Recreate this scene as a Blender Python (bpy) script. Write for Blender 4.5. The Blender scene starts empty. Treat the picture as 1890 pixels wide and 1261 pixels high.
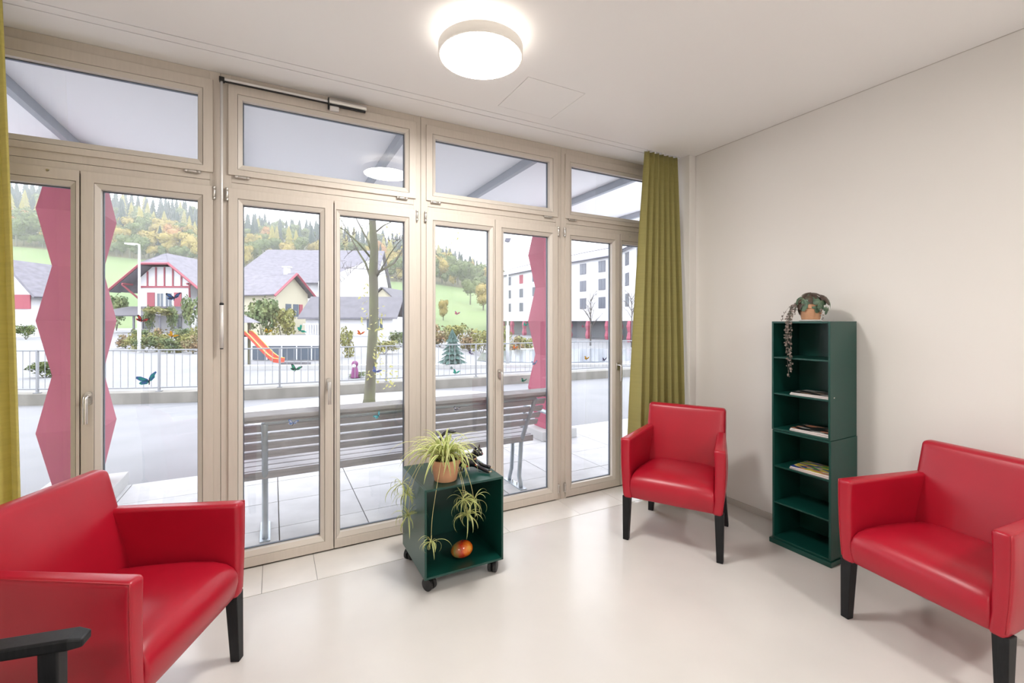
import bpy, bmesh, math, random
from mathutils import Vector, Matrix, Euler
from math import sin, cos, pi, radians as rad
random.seed(7)
SC = bpy.context.scene
COL = SC.collection

# ------------------------------------------------------------------ camera
# level camera, 28 degrees right of the window wall's normal (+Y is outdoors, +X runs along the windows)
F_PX, CX, CY, EYE = 831.0, 945.0, 593.5, 1.42
YAW = math.atan(441.4 / 831.0)
SY, CYW = math.sin(YAW), math.cos(YAW)
cam_d = bpy.data.cameras.new('camera')
cam_d.sensor_width = 36.0
cam_d.lens = F_PX / 1890.0 * 36.0
cam_d.shift_y = (CY - 630.5) / 1890.0
cam_d.clip_end = 2000
cam = bpy.data.objects.new('camera', cam_d)
cam.location = (0, 0, EYE)
cam.rotation_euler = (pi / 2, 0, -YAW)
COL.objects.link(cam)
SC.camera = cam

# ------------------------------------------------------------------ sky, exposure
SKY_STRENGTH = 3.45
LAMP_STRENGTH = 74.0
EXPOSURE = 0.5
HAZE = .0008
world = bpy.data.worlds.new('overcast_sky')
SC.world = world
world.use_nodes = True
bg = world.node_tree.nodes['Background']
bg.inputs[0].default_value = (0.92, 0.935, 1.0, 1)
bg.inputs[1].default_value = SKY_STRENGTH
SC.view_settings.view_transform = 'Standard'
SC.view_settings.look = 'None'
SC.view_settings.exposure = EXPOSURE
SC.view_settings.gamma = 1.0
SC.view_settings.use_curve_mapping = False
SC.cycles.use_denoising = True
SC.cycles.max_bounces = 10
SC.cycles.transparent_max_bounces = 24
SC.cycles.volume_bounces = 1
SC.cycles.sample_clamp_indirect = 6.0
SC.cycles.caustics_reflective = False
SC.cycles.caustics_refractive = False


# ------------------------------------------------------------------ helpers
def spot(px, Z):
    """world X, Y of the place seen in direction px of the photograph at depth Z metres"""
    L = (px - CX) / F_PX * Z
    return (SY * Z + CYW * L, CYW * Z - SY * L)


def on_wall(px, py, Y):
    L = (px - CX) / F_PX; U = -(py - CY) / F_PX
    rx, ry = SY + CYW * L, CYW - SY * L
    t = Y / ry
    return (rx * t, Y, EYE + U * t)


def height_at(py, Z):
    return EYE - (py - CY) / F_PX * Z


class MB:
    def __init__(s):
        s.v = []; s.f = []; s.m = []

    def add(s, vs, fs, mi=0):
        o = len(s.v)
        s.v += [tuple(p) for p in vs]
        for q in fs:
            s.f.append(tuple(i + o for i in q)); s.m.append(mi)
        return s

    def box(s, x0, x1, y0, y1, z0, z1, mi=0, M=None):
        vs = [(x, y, z) for z in (z0, z1) for y in (y0, y1) for x in (x0, x1)]
        if M is not None:
            vs = [M @ Vector(p) for p in vs]
        return s.add(vs, [(0, 2, 3, 1), (4, 5, 7, 6), (0, 1, 5, 4), (2, 6, 7, 3), (0, 4, 6, 2), (1, 3, 7, 5)], mi)

    def hexa(s, bot, top, mi=0):
        """eight corner solid: bottom loop and top loop, both counter-clockwise from above"""
        n = len(bot)
        fs = [tuple(reversed(range(n))), tuple(range(n, 2 * n))]
        fs += [(i, (i + 1) % n, n + (i + 1) % n, n + i) for i in range(n)]
        return s.add(list(bot) + list(top), fs, mi)

    def tube(s, pts, r, seg=8, mi=0, cap=True):
        pts = [Vector(p) for p in pts]
        n = len(pts)
        rs = r if isinstance(r, (list, tuple)) else [r] * n
        rings = []
        up = None
        for i, p in enumerate(pts):
            t = (pts[min(i + 1, n - 1)] - pts[max(i - 1, 0)])
            t = t.normalized() if t.length > 1e-9 else Vector((0, 0, 1))
            if up is None:
                up = Vector((0, 0, 1)) if abs(t.z) < .9 else Vector((1, 0, 0))
            a = t.cross(up)
            if a.length < 1e-4:
                a = t.cross(Vector((1, .3, .2)))
            a.normalize(); b = a.cross(t).normalized()
            up = b
            rings.append([p + (a * cos(2 * pi * k / seg) + b * sin(2 * pi * k / seg)) * rs[i] for k in range(seg)])
        vs = [q for R in rings for q in R]
        fs = []
        for i in range(n - 1):
            for k in range(seg):
                k2 = (k + 1) % seg
                fs.append((i * seg + k, (i + 1) * seg + k, (i + 1) * seg + k2, i * seg + k2))
        if cap:
            fs.append(tuple(range(seg))); fs.append(tuple(reversed(range((n - 1) * seg, n * seg))))
        return s.add(vs, fs, mi)

    def lathe(s, prof, seg=24, c=(0, 0, 0), mi=0, axis='z'):
        vs = []
        for r, h in prof:
            for k in range(seg):
                a = 2 * pi * k / seg
                if axis == 'z':
                    vs.append((c[0] + r * cos(a), c[1] + r * sin(a), c[2] + h))
                elif axis == 'y':
                    vs.append((c[0] + r * cos(a), c[1] + h, c[2] - r * sin(a)))
                else:
                    vs.append((c[0] + h, c[1] + r * cos(a), c[2] + r * sin(a)))
        fs = []
        for i in range(len(prof) - 1):
            for k in range(seg):
                k2 = (k + 1) % seg
                fs.append((i * seg + k, i * seg + k2, (i + 1) * seg + k2, (i + 1) * seg + k))
        fs.append(tuple(reversed(range(seg)))); fs.append(tuple(range((len(prof) - 1) * seg, len(prof) * seg)))
        return s.add(vs, fs, mi)

    def grid(s, fn, nu, nv, mi=0, wrap=False):
        vs = [fn(i / nu, j / nv) for j in range(nv + 1) for i in range(nu + 1)]
        w = nu + 1
        return s.add(vs, [(j * w + i, j * w + i + 1, (j + 1) * w + i + 1, (j + 1) * w + i) for j in range(nv) for i in range(nu)], mi)

    def ball(s, c, r, seg=14, rings=9, mi=0, M=None):
        r = r if isinstance(r, (list, tuple)) else (r, r, r)
        vs = []
        for i in range(rings + 1):
            th = pi * i / rings
            for k in range(seg):
                a = 2 * pi * k / seg
                p = Vector((r[0] * sin(th) * cos(a), r[1] * sin(th) * sin(a), r[2] * cos(th)))
                if M is not None: p = M @ p
                vs.append((c[0] + p.x, c[1] + p.y, c[2] + p.z))
        fs = []
        for i in range(rings):
            for k in range(seg):
                k2 = (k + 1) % seg
                fs.append((i * seg + k, (i + 1) * seg + k, (i + 1) * seg + k2, i * seg + k2))
        return s.add(vs, fs, mi)

    def ring(s, x0, x1, z0, z1, w, y0, y1, mi=0):
        """rectangular picture-frame ring in the XZ plane; w = member width or (left, right, bottom, top)"""
        wl, wr, wb, wt = w if isinstance(w, (tuple, list)) else (w,) * 4
        O = [(x0, z0), (x1, z0), (x1, z1), (x0, z1)]
        I = [(x0 + wl, z0 + wb), (x1 - wr, z0 + wb), (x1 - wr, z1 - wt), (x0 + wl, z1 - wt)]
        vs = [(x, y0, z) for x, z in O] + [(x, y0, z) for x, z in I] + [(x, y1, z) for x, z in O] + [(x, y1, z) for x, z in I]
        fs = []
        for i in range(4):
            j = (i + 1) % 4
            fs += [(i, j, 4 + j, 4 + i), (8 + j, 8 + i, 12 + i, 12 + j), (i, 8 + i, 8 + j, j), (4 + i, 4 + j, 12 + j, 12 + i)]
        return s.add(vs, fs, mi)

    def mesh(s, name='m', smooth=False):
        me = bpy.data.meshes.new(name)
        me.from_pydata(s.v, [], s.f)
        if any(s.m):
            me.polygons.foreach_set('material_index', s.m)
        if smooth:
            me.polygons.foreach_set('use_smooth', [True] * len(me.polygons))
        me.validate(); me.update()
        return me


def obj(name, mb, mat, parent=None, loc=None, rot=None, smooth=False, bevel=0, bseg=2, kind=None, label=None, cat=None, group=None, fixn=True):
    me = mb if isinstance(mb, bpy.types.Mesh) else mb.mesh(name, smooth)
    if not isinstance(mb, bpy.types.Mesh):
        for m in (mat if isinstance(mat, (list, tuple)) else [mat]):
            me.materials.append(m)
        if fixn:
            b = bmesh.new(); b.from_mesh(me); bmesh.ops.recalc_face_normals(b, faces=b.faces); b.to_mesh(me); b.free()
    o = bpy.data.objects.new(name, me)
    COL.objects.link(o)
    if parent: o.parent = parent
    if loc: o.location = loc
    if rot: o.rotation_euler = rot
    if bevel:
        md = o.modifiers.new('bevel', 'BEVEL'); md.width = bevel; md.segments = bseg; md.limit_method = 'ANGLE'; md.angle_limit = rad(35)
        if smooth is False and bseg > 2:
            for p in me.polygons: p.use_smooth = True
    tag(o, label, cat, group, kind)
    return o


def tag(o, label=None, cat=None, group=None, kind=None):
    if label: o['label'] = label
    if cat: o['category'] = cat
    if group: o['group'] = group
    if kind: o['kind'] = kind
    return o


def empty(name, loc=(0, 0, 0), rz=0, label=None, cat=None, group=None, kind=None, parent=None):
    o = bpy.data.objects.new(name, None)
    o.empty_display_size = .05
    COL.objects.link(o)
    o.location = loc; o.rotation_euler = (0, 0, rz)
    if parent: o.parent = parent
    return tag(o, label, cat, group, kind)


def copy_tree(o, parent=None):
    c = o.copy(); COL.objects.link(c); c.parent = parent
    for ch in list(o.children): copy_tree(ch, c)
    return c


# ------------------------------------------------------------------ materials
def mat(name, col, rough=.5, metal=0, spec=.5, var=0, vscale=8, bump=0, bscale=60, col2=None, stretch=(1, 1, 1), trans=0, coat=0, sheen=0, emit=None, alpha=None):
    m = bpy.data.materials.new(name); m.use_nodes = True
    nt = m.node_tree; N = nt.nodes; L = nt.links
    p = N['Principled BSDF']
    p.inputs['Base Color'].default_value = (*col, 1)
    p.inputs['Roughness'].default_value = rough
    p.inputs['Metallic'].default_value = metal
    p.inputs['Specular IOR Level'].default_value = spec
    if coat:
        p.inputs['Coat Weight'].default_value = coat; p.inputs['Coat Roughness'].default_value = .15
    if sheen:
        p.inputs['Sheen Weight'].default_value = sheen
    if emit:
        p.inputs['Emission Color'].default_value = (*emit[0], 1); p.inputs['Emission Strength'].default_value = emit[1]
    tc = None
    if var or bump or col2:
        tc = N.new('ShaderNodeTexCoord'); mp = N.new('ShaderNodeMapping')
        mp.inputs['Scale'].default_value = stretch
        L.new(tc.outputs['Object'], mp.inputs['Vector'])
    if var or col2:
        n = N.new('ShaderNodeTexNoise'); n.inputs['Scale'].default_value = vscale; n.inputs['Detail'].default_value = 5
        L.new(mp.outputs['Vector'], n.inputs['Vector'])
        r = N.new('ShaderNodeValToRGB')
        c2 = col2 if col2 else tuple(min(1, c * (1 + var)) for c in col)
        c1 = col if col2 else tuple(c * (1 - var) for c in col)
        r.color_ramp.elements[0].position = .35; r.color_ramp.elements[1].position = .65
        r.color_ramp.elements[0].color = (*c1, 1); r.color_ramp.elements[1].color = (*c2, 1)
        L.new(n.outputs['Fac'], r.inputs['Fac']); L.new(r.outputs['Color'], p.inputs['Base Color'])
    if bump:
        n2 = N.new('ShaderNodeTexNoise'); n2.inputs['Scale'].default_value = bscale; n2.inputs['Detail'].default_value = 3
        L.new(mp.outputs['Vector'], n2.inputs['Vector'])
        b = N.new('ShaderNodeBump'); b.inputs['Strength'].default_value = bump; b.inputs['Distance'].default_value = .002
        L.new(n2.outputs['Fac'], b.inputs['Height']); L.new(b.outputs['Normal'], p.inputs['Normal'])
    if trans:
        out = N['Material Output']
        t = N.new('ShaderNodeBsdfTranslucent'); t.inputs['Color'].default_value = (*[min(1, c * 1.25) for c in col], 1)
        mx = N.new('ShaderNodeMixShader'); mx.inputs[0].default_value = trans
        L.new(p.outputs[0], mx.inputs[1]); L.new(t.outputs[0], mx.inputs[2]); L.new(mx.outputs[0], out.inputs['Surface'])
    return m


def glass_mat(name, tint=(.97, .98, .98), refl=1.0):
    m = bpy.data.materials.new(name); m.use_nodes = True
    nt = m.node_tree; N = nt.nodes; L = nt.links
    N.remove(N['Principled BSDF'])
    t = N.new('ShaderNodeBsdfTransparent'); t.inputs[0].default_value = (*tint, 1)
    g = N.new('ShaderNodeBsdfGlossy'); g.inputs['Roughness'].default_value = .0; g.inputs[0].default_value = (refl, refl, refl, 1)
    lw = N.new('ShaderNodeLayerWeight'); lw.inputs['Blend'].default_value = .5
    pw = N.new('ShaderNodeMath'); pw.operation = 'POWER'; pw.inputs[1].default_value = 5.0
    ma = N.new('ShaderNodeMath'); ma.operation = 'MULTIPLY_ADD'; ma.inputs[1].default_value = .96; ma.inputs[2].default_value = .04
    mx = N.new('ShaderNodeMixShader')
    L.new(lw.outputs['Facing'], pw.inputs[0]); L.new(pw.outputs[0], ma.inputs[0])
    L.new(ma.outputs[0], mx.inputs[0]); L.new(t.outputs[0], mx.inputs[1]); L.new(g.outputs[0], mx.inputs[2])
    L.new(mx.outputs[0], N['Material Output'].inputs['Surface'])
    return m


def emis(name, col, s):
    m = bpy.data.materials.new(name); m.use_nodes = True
    N = m.node_tree.nodes; N.remove(N['Principled BSDF'])
    e = N.new('ShaderNodeEmission'); e.inputs[0].default_value = (*col, 1); e.inputs[1].default_value = s
    m.node_tree.links.new(e.outputs[0], N['Material Output'].inputs['Surface'])
    return m


M = {}
M['wall'] = mat('painted_wall', (0.82, 0.79, 0.752), .85, bump=.08, bscale=180, spec=.2)
M['ceil'] = mat('ceiling_white', (0.93, 0.915, 0.9), .9, spec=.15)
M['floor'] = mat('resin_floor', (0.68, 0.652, 0.62), .24, var=.03, vscale=2.2, bump=.02, bscale=30, spec=.45)
M['tile'] = mat('threshold_tile', (0.78, 0.745, 0.7), .3, var=.03, vscale=6, spec=.45)
M['joint'] = mat('grout', (0.16, 0.15, 0.14), .9)
M['base'] = mat('baseboard_grey', (.55, .515, .47), .6)
M['sash'] = mat('varnished_sash', (0.62, 0.555, 0.485), .42, var=.02, vscale=14, stretch=(6, 6, .5), spec=.4)
M['frame'] = mat('varnished_frame', (0.61, 0.545, 0.475), .45, var=.02, vscale=14, stretch=(6, 6, .5), spec=.4)
M['bead'] = mat('glazing_bead', (0.64, 0.585, 0.52), .42, spec=.4)
M['gasket'] = mat('dark_gasket', (.035, .045, .065), .6)
M['spacer'] = mat('glass_spacer', (.12, .15, .20), .5)
M['glass'] = glass_mat('window_glass')
M['steel'] = mat('brushed_steel', (.62, .60, .57), .28, metal=1)
M['alu'] = mat('aluminium', (.78, .76, .74), .35, metal=.25)
M['black'] = mat('black_plastic', (.012, .012, .013), .45)
M['red'] = mat('red_leather', (0.4, 0.006, 0.022), .33, var=.05, vscale=5, bump=.10, bscale=420, spec=.5)
M['seam'] = mat('red_piping', (.40, .010, .022), .45)
M['blackwood'] = mat('black_stained_wood', (.010, .0105, .012), .48, spec=.28, var=.2, vscale=20, stretch=(8, 8, 1))
M['green'] = mat('green_lacquer', (0.004, 0.055, 0.042), .33, spec=.5)
M['curtain'] = mat('olive_curtain', (0.44, 0.395, 0.145), .8, var=.05, vscale=7, stretch=(.4, .4, 14), trans=.33, sheen=.2)
M['curtain_y'] = mat('yellow_curtain', (0.66, 0.585, 0.19), .8, var=.07, vscale=6, stretch=(.4, .4, 16), trans=.38, sheen=.2)
M['lampshell'] = mat('lamp_shell', (.82, .77, .70), .5, emit=((1.0, .92, .84), .13))
M['lampglow'] = emis('lamp_diffuser', (1.0, .975, .94), LAMP_STRENGTH)
M['lampup'] = emis('lamp_halo', (1.0, .92, .84), 4.0)
M['terracotta'] = mat('terracotta', (0.66, 0.35, 0.2), .75, var=.10, vscale=9)
M['soil'] = mat('soil', (.035, .022, .014), .95)
M['leafg'] = mat('spider_leaf_green', (.22, .33, .06), .45, trans=.3)
M['leafc'] = mat('spider_leaf_cream', (.76, .74, .36), .45, trans=.3)
M['runner'] = mat('spider_runner', (.62, .55, .25), .5)
M['begonia'] = mat('begonia_leaf', (.035, .085, .045), .4, col2=(.12, .19, .12), vscale=28)
M['vein'] = mat('begonia_vein', (0.17, 0.24, 0.14), .5)
M['begred'] = mat('begonia_dark', (.045, .022, .018), .4, col2=(.075, .05, .03), vscale=30)
M['vine'] = mat('vine_leaf', (.085, .085, .065), .5, col2=(.34, .26, .23), vscale=55)
M['ceramic'] = mat('white_ceramic', (.8, .79, .76), .3)
M['paper'] = mat('page_edges', (.80, .77, .74), .7, var=.08, vscale=50, stretch=(.2, .2, 12))
M['canopy'] = mat('canopy_panel', (.80, .81, .84), .6)
M['beam'] = mat('grey_steel_beam', (0.33, 0.355, 0.4), .5)
M['colred'] = mat('red_concrete_column', (0.36, 0.092, 0.138), .75, var=.05, vscale=3)
M['paver'] = mat('concrete_paver', (0.5, 0.5, 0.515), .8, var=.07, vscale=5, bump=.1, bscale=90)
M['asphalt'] = mat('asphalt', (0.205, 0.207, 0.22), .85, var=.06, vscale=1.2, bump=.2, bscale=200)
M['gravel'] = mat('gravel_bed', (0.38, 0.38, 0.37), .9, var=.1, vscale=30)
M['conc'] = mat('old_concrete', (0.21, 0.2, 0.18), .85, var=.18, vscale=3.5, stretch=(1, 1, .35))
M['concl'] = mat('pale_concrete', (0.4, 0.4, 0.4), .8, var=.05, vscale=3)
M['galv'] = mat('galvanised_steel', (.40, .45, .50), .42, metal=.6, var=.08, vscale=12)
M['slat'] = mat('weathered_slat', (0.45, 0.44, 0.47), .75, var=.10, vscale=9, stretch=(.6, 8, 8))
M['bark'] = mat('mossy_bark', (0.1, 0.09, 0.075), .9, col2=(0.13, 0.14, 0.075), vscale=5, bump=.5, bscale=40, stretch=(1, 1, .4))
M['twig'] = mat('grey_twig', (0.13, 0.115, 0.11), .9)
M['yleaf'] = mat('yellow_leaf', (0.4, 0.38, 0.13), .6, trans=.3)
M['fence'] = mat('fence_steel', (0.24, 0.25, 0.27), .5, metal=.3)
M['whitewall'] = mat('white_render', (0.6, 0.6, 0.62), .8)
M['cream'] = mat('cream_render', (0.45, 0.42, 0.32), .85)
M['roof'] = mat('grey_tile_roof', (0.17, 0.163, 0.19), .8, var=.14, vscale=1.6, stretch=(1, 1, 3))
M['roofd'] = mat('dark_roof', (0.115, 0.112, 0.13), .8, var=.12, vscale=1.6)
M['timber'] = mat('red_timber', (0.3, 0.075, 0.1), .7)
M['shutter'] = mat('red_shutter', (0.3, 0.07, 0.095), .7)
M['pane'] = mat('window_pane_far', (0.07, 0.095, 0.13), .15, spec=.6)
M['shop'] = mat('shop_glazing', (.22, .23, .25), .3)
M['panel_'] = mat('pale_window_pane', (.13, .14, .17), .2)
M['eave'] = mat('eave_boards', (0.15, 0.15, 0.18), .8)
M['grass'] = mat('meadow_grass', (0.105, 0.165, 0.055), .9, col2=(0.145, 0.195, 0.075), vscale=.03)
M['forestfloor'] = mat('forest_floor', (0.06, 0.07, 0.03), .95, col2=(0.12, 0.1, 0.04), vscale=.06)
M['spruce'] = mat('spruce_foliage', (0.018, 0.04, 0.036), .9, var=.3, vscale=.4)
M['larch'] = mat('larch_foliage', (0.25, 0.22, 0.055), .9, var=.2, vscale=.4)
M['decg'] = mat('green_foliage', (0.08, 0.115, 0.04), .9, col2=(0.15, 0.17, 0.055), vscale=.25)
M['decy'] = mat('yellow_foliage', (0.3, 0.22, 0.05), .9, col2=(0.24, 0.21, 0.07), vscale=.25)
M['deco'] = mat('orange_foliage', (0.33, 0.15, 0.05), .9, col2=(0.27, 0.18, 0.07), vscale=.25)
M['shrub'] = mat('shrub_green', (0.055, 0.1, 0.04), .8, col2=(0.16, 0.19, 0.07), vscale=3)
M['shruby'] = mat('shrub_yellow', (0.24, 0.22, 0.06), .8, col2=(0.15, 0.17, 0.055), vscale=3)
M['shrubr'] = mat('shrub_russet', (0.23, 0.14, 0.075), .8, col2=(0.14, 0.15, 0.06), vscale=3)
M['bluespruce'] = mat('blue_spruce', (0.05, 0.1, 0.09), .85, var=.3, vscale=5)
M['slide'] = mat('slide_red', (0.55, 0.08, 0.05), .4)
M['slidey'] = mat('slide_yellow', (0.5, 0.42, 0.1), .4)
M['purple'] = mat('purple_paint', (0.16, 0.02, 0.12), .6)
M['facewhite'] = mat('white_paint', (.8, .78, .78), .6)
M['water'] = mat('pond_water', (0.12, 0.15, 0.19), .12, spec=.6)
M['polewhite'] = mat('white_pole', (.82, .82, .82), .5)
M['polegrey'] = mat('grey_pole', (.50, .52, .55), .5)

# ------------------------------------------------------------------ room shell
RW, PIL, WY, CZ = 3.152, 3.075, 2.985, 2.815      # right wall, pilaster face, window plane, ceiling height
LW, BW = -2.4, -2.4                                # left wall, back wall
mb = MB(); mb.box(LW - .1, RW + .15, BW - .1, 2.684, -.12, 0)
floor = obj('floor', mb, M['floor'], kind='structure', label='pale beige poured resin floor')
mb = MB(); mb.box(LW - .1, RW + .15, 2.684, 3.06, -.12, -.004)
obj('threshold_bed', mb, M['joint'], floor)
xs = [-2.40, -1.87, -1.36, -.88, -.47, -.052, .217, .82, 1.412, 2.0, 2.425, 2.80, 3.15]
for a, b in zip(xs[:-1], xs[1:]):
    mb = MB(); mb.box(a + .0012, b - .0012, 2.687, 2.998, -.02, .0005)
    obj('tile', mb, M['tile'], floor)

# ceiling: main field with an inspection hatch, two slots of the curtain rail, strip by the window
HX0, HX1, HY0, HY1 = 1.288, 1.686, 2.224, 2.611
mb = MB()
g = .003
for (a, b, c, d) in [(LW - .1, HX0 - g, BW - .1, 2.711), (HX1 + g, RW + .15, BW - .1, 2.711), (HX0 - g, HX1 + g, BW - .1, HY0 - g), (HX0 - g, HX1 + g, HY1 + g, 2.711),
                     (LW - .1, RW + .15, 2.7185, 2.777), (LW - .1, RW + .15, 2.7845, 3.06)]:
    mb.box(a, b, c, d, CZ, CZ + .03)
mb.box(LW - .1, RW + .15, BW - .1, 3.06, CZ + .03, CZ + .12, 1)
ceil = obj('ceiling', mb, [M['ceil'], M['joint']], kind='structure', label='white plaster ceiling with two rail slots')
mb = MB(); mb.box(HX0, HX1, HY0, HY1, CZ - .0008, CZ + .028)
obj('inspection_hatch', mb, M['ceil'], ceil)

mb = MB(); mb.box(RW, RW + .15, BW - .1, 3.06, 0, CZ)
obj('wall_right', mb, M['wall'], kind='structure', label='warm white painted wall behind the bookshelf')
mb = MB(); mb.box(PIL, RW, 2.627, 2.99, 0, CZ)
obj('trim_1', mb, M['wall'], kind='structure', bevel=.004, label='shallow white pilaster in the corner beside the curtain')
mb = MB(); mb.box(RW - .014, RW, BW, 2.627, 0, .045)
obj('baseboard_right', mb, M['base'], kind='structure', bevel=.002, label='low grey baseboard along the right wall')
mb = MB(); mb.box(RW - .0015, RW, BW, 2.627, CZ - .004, CZ)  # grey strip whose colour stands in for the shade of a ceiling gap
obj('painted_shadow_gap', mb, M['base'], kind='structure', label='thin grey strip painted as the shadow gap between right wall and ceiling')
mb = MB(); mb.box(LW - .15, LW, BW - .1, 3.06, 0, CZ)
obj('wall_left', mb, M['wall'], kind='structure')
mb = MB(); mb.box(LW - .15, RW + .15, BW - .15, BW, 0, CZ)
obj('wall_back', mb, M['wall'], kind='structure')
mb = MB(); mb.box(LW, -1.407, 2.99, 3.09, 0, CZ)
obj('wall_front', mb, M['wall'], kind='structure')


# ------------------------------------------------------------------ windows
def hinge_mesh(vertical=True):
    mb = MB()
    ax = 'z' if vertical else 'x'
    mb.lathe([(.0075, -.036), (.0085, -.034), (.0085, -.022), (.0075, -.021)], 10, axis=ax)
    mb.lathe([(.0075, -.020), (.0080, -.019), (.0080, .019), (.0075, .020)], 10, axis=ax)
    mb.lathe([(.0075, .021), (.0085, .022), (.0085, .034), (.0075, .036)], 10, axis=ax)
    me = mb.mesh('hinge', True); me.materials.append(M['steel'])
    return me


HV, HH = hinge_mesh(True), hinge_mesh(False)


def make_handle(parent, x, z):
    h = empty('handle', (x, WY, z), parent=parent)
    mb = MB()
    n = 20
    prof = []
    for k in range(n):
        a = 2 * pi * k / n
        prof.append((.0155 * cos(a), (.0195 if sin(a) >= 0 else -.0195) + .0155 * sin(a)))
    mb.add([(p[0], 0, p[1]) for p in prof] + [(p[0] * .92, -.009, p[1] * .97) for p in prof],
           [tuple(range(n)), tuple(range(2 * n - 1, n - 1, -1))] + [(i, (i + 1) % n, n + (i + 1) % n, n + i) for i in range(n)])
    mb.tube([(0, -.006, .012), (0, -.036, .012), (0, -.044, .009), (0, -.048, 0), (0, -.048, -.12)], .0088, 12)
    o = obj('lever', mb, M['steel'], h, smooth=True)
    md = o.modifiers.new('e', 'EDGE_SPLIT'); md.split_angle = rad(40)


def sash(name, parent, x0, x1, z0, z1, wl, wr, wb, wt, y_face):
    """one glazed sash: outer members, inner glazing bead, dark spacer and pane. w* = from sash edge to glass"""
    s = empty(name, (0, 0, 0), parent=parent)
    bw = .022
    mb = MB(); mb.ring(x0, x1, z0, z1, (wl - bw - .002, wr - bw - .002, wb - .030 - .002, wt - .026), y_face, y_face + .062)
    obj('sash_frame', mb, M['sash'], s, bevel=.0025)
    bx0, bx1, bz0, bz1 = x0 + wl - bw, x1 - wr + bw, z0 + wb - .030, z1 - wt + .024
    mb = MB()
    O = [(bx0, bz0), (bx1, bz0), (bx1, bz1), (bx0, bz1)]
    I = [(x0 + wl, z0 + wb), (x1 - wr, z0 + wb), (x1 - wr, z1 - wt), (x0 + wl, z1 - wt)]
    yo, yi, yb = y_face + .003, y_face + .016, y_face + .045
    vs = [(x, yo, z) for x, z in O] + [(x, yi, z) for x, z in I] + [(x, yb, z) for x, z in O] + [(x, yb, z) for x, z in I]
    fs = []
    for i in range(4):
        j = (i + 1) % 4
        fs += [(i, j, 4 + j, 4 + i), (8 + j, 8 + i, 12 + i, 12 + j), (i, 8 + i, 8 + j, j), (4 + i, 4 + j, 12 + j, 12 + i)]
    mb.add(vs, fs)
    obj('glazing_bead', mb, M['bead'], s)
    gx0, gx1, gz0, gz1 = x0 + wl, x1 - wr, z0 + wb, z1 - wt
    mb = MB(); mb.ring(gx0 - .004, gx1 + .004, gz0 - .004, gz1 + .004, .009, y_face + .0465, y_face + .0615)
    obj('spacer', mb, M['spacer'], s)
    mb = MB(); mb.box(gx0 - .006, gx1 + .006, y_face + .0455, y_face + .0462, gz0 - .006, gz1 + .006)
    obj('glass_pane', mb, M['glass'], s)
    return s


SEAMS = [-1.406, -.259, .888, 2.035, 3.073]
TZ0, TZ1, DZ0, DZ1 = 2.248, 2.765, .010, 2.172
for k in range(4):
    a, b = SEAMS[k], SEAMS[k + 1]
    w = empty('window_%d' % (k + 1), (0, 0, 0), kind='structure',
              label=['timber window bay behind the yellow curtain', 'timber window bay with the long opener rod', 'timber window bay behind the spider plant', 'timber window bay beside the olive curtain'][k])
    s0, s1 = a + .037, b - .035
    yf = WY + .012
    mb = MB()
    mb.box(a + .001, s0 + .014, yf, yf + .07, 0, CZ - .001); mb.box(s1 - .014, b - .001, yf, yf + .07, 0, CZ - .001)
    mb.box(s0 + .014, s1 - .014, yf, yf + .07, TZ1 - .014, CZ - .001)
    mb.box(s0 + .014, s1 - .014, yf, yf + .07, 2.2085, TZ0 + .014); mb.box(s0 + .014, s1 - .014, yf, yf + .07, DZ1 - .014, 2.2065)
    mb.box(s0 + .014, s1 - .014, yf + .02, yf + .07, -.004, DZ0 + .02)
    obj('frame', mb, M['frame'], w, bevel=.0015)
    # transom
    t = sash('transom_sash', w, s0, s1, TZ0, TZ1, .069, .070, .066, .083, WY)
    if k == 1:      # this transom stands a hair open at the top
        th_ = .0108; c_ = Vector((0, WY, TZ0))
        t.rotation_euler = (th_, 0, 0); t.location = c_ - Matrix.Rotation(th_, 3, 'X') @ c_
    for hx in (s0 + .055, s1 - .105):
        obj('hinge', HH, None, t, loc=(hx + .012, WY + .001, TZ0 - .008))
    # two door leaves; the leaf with the handle overlaps the other
    active_left = k in (1, 3)
    mid = (s0 + s1) / 2 if k < 3 else 2.622
    split = mid + (.0195 if active_left else -.0165)
    gap = .0055
    wlL = .070; wrR = .071
    L_ = sash('door_leaf', w, s0, split - gap / 2, DZ0, DZ1, wlL, (.074 if active_left else .036), .088, .081, WY)
    R_ = sash('door_leaf', w, split + gap / 2, s1, DZ0, DZ1, (.034 if active_left else .074), wrR, .088, .081, WY)
    mb = MB(); mb.box(split - .012, split + .012, WY + .03, WY + .05, DZ0, DZ1)
    obj('rebate', mb, M['gasket'], w)
    if active_left: make_handle(L_, split - .030, 1.035)
    else: make_handle(R_, split + .034, 1.035)
    for leaf, hx in ((L_, s0 - .006), (R_, s1 + .006)):
        for hz in (.09, 2.135):
            obj('hinge', HV, None, leaf, loc=(hx, WY + .001, hz))

# small screw cap on the outer leaves
for wn, px, py in (('window_1', 88, 314), ('window_4', 1163, 437)):
    x, y, z = on_wall(px, py, WY)
    mb = MB(); mb.lathe([(.006, 0), (.006, .002), (.004, .003)], 12, axis='y', c=(x, WY - .003, z))
    obj('screw_cap', mb, M['steel'], bpy.data.objects[wn])

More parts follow.
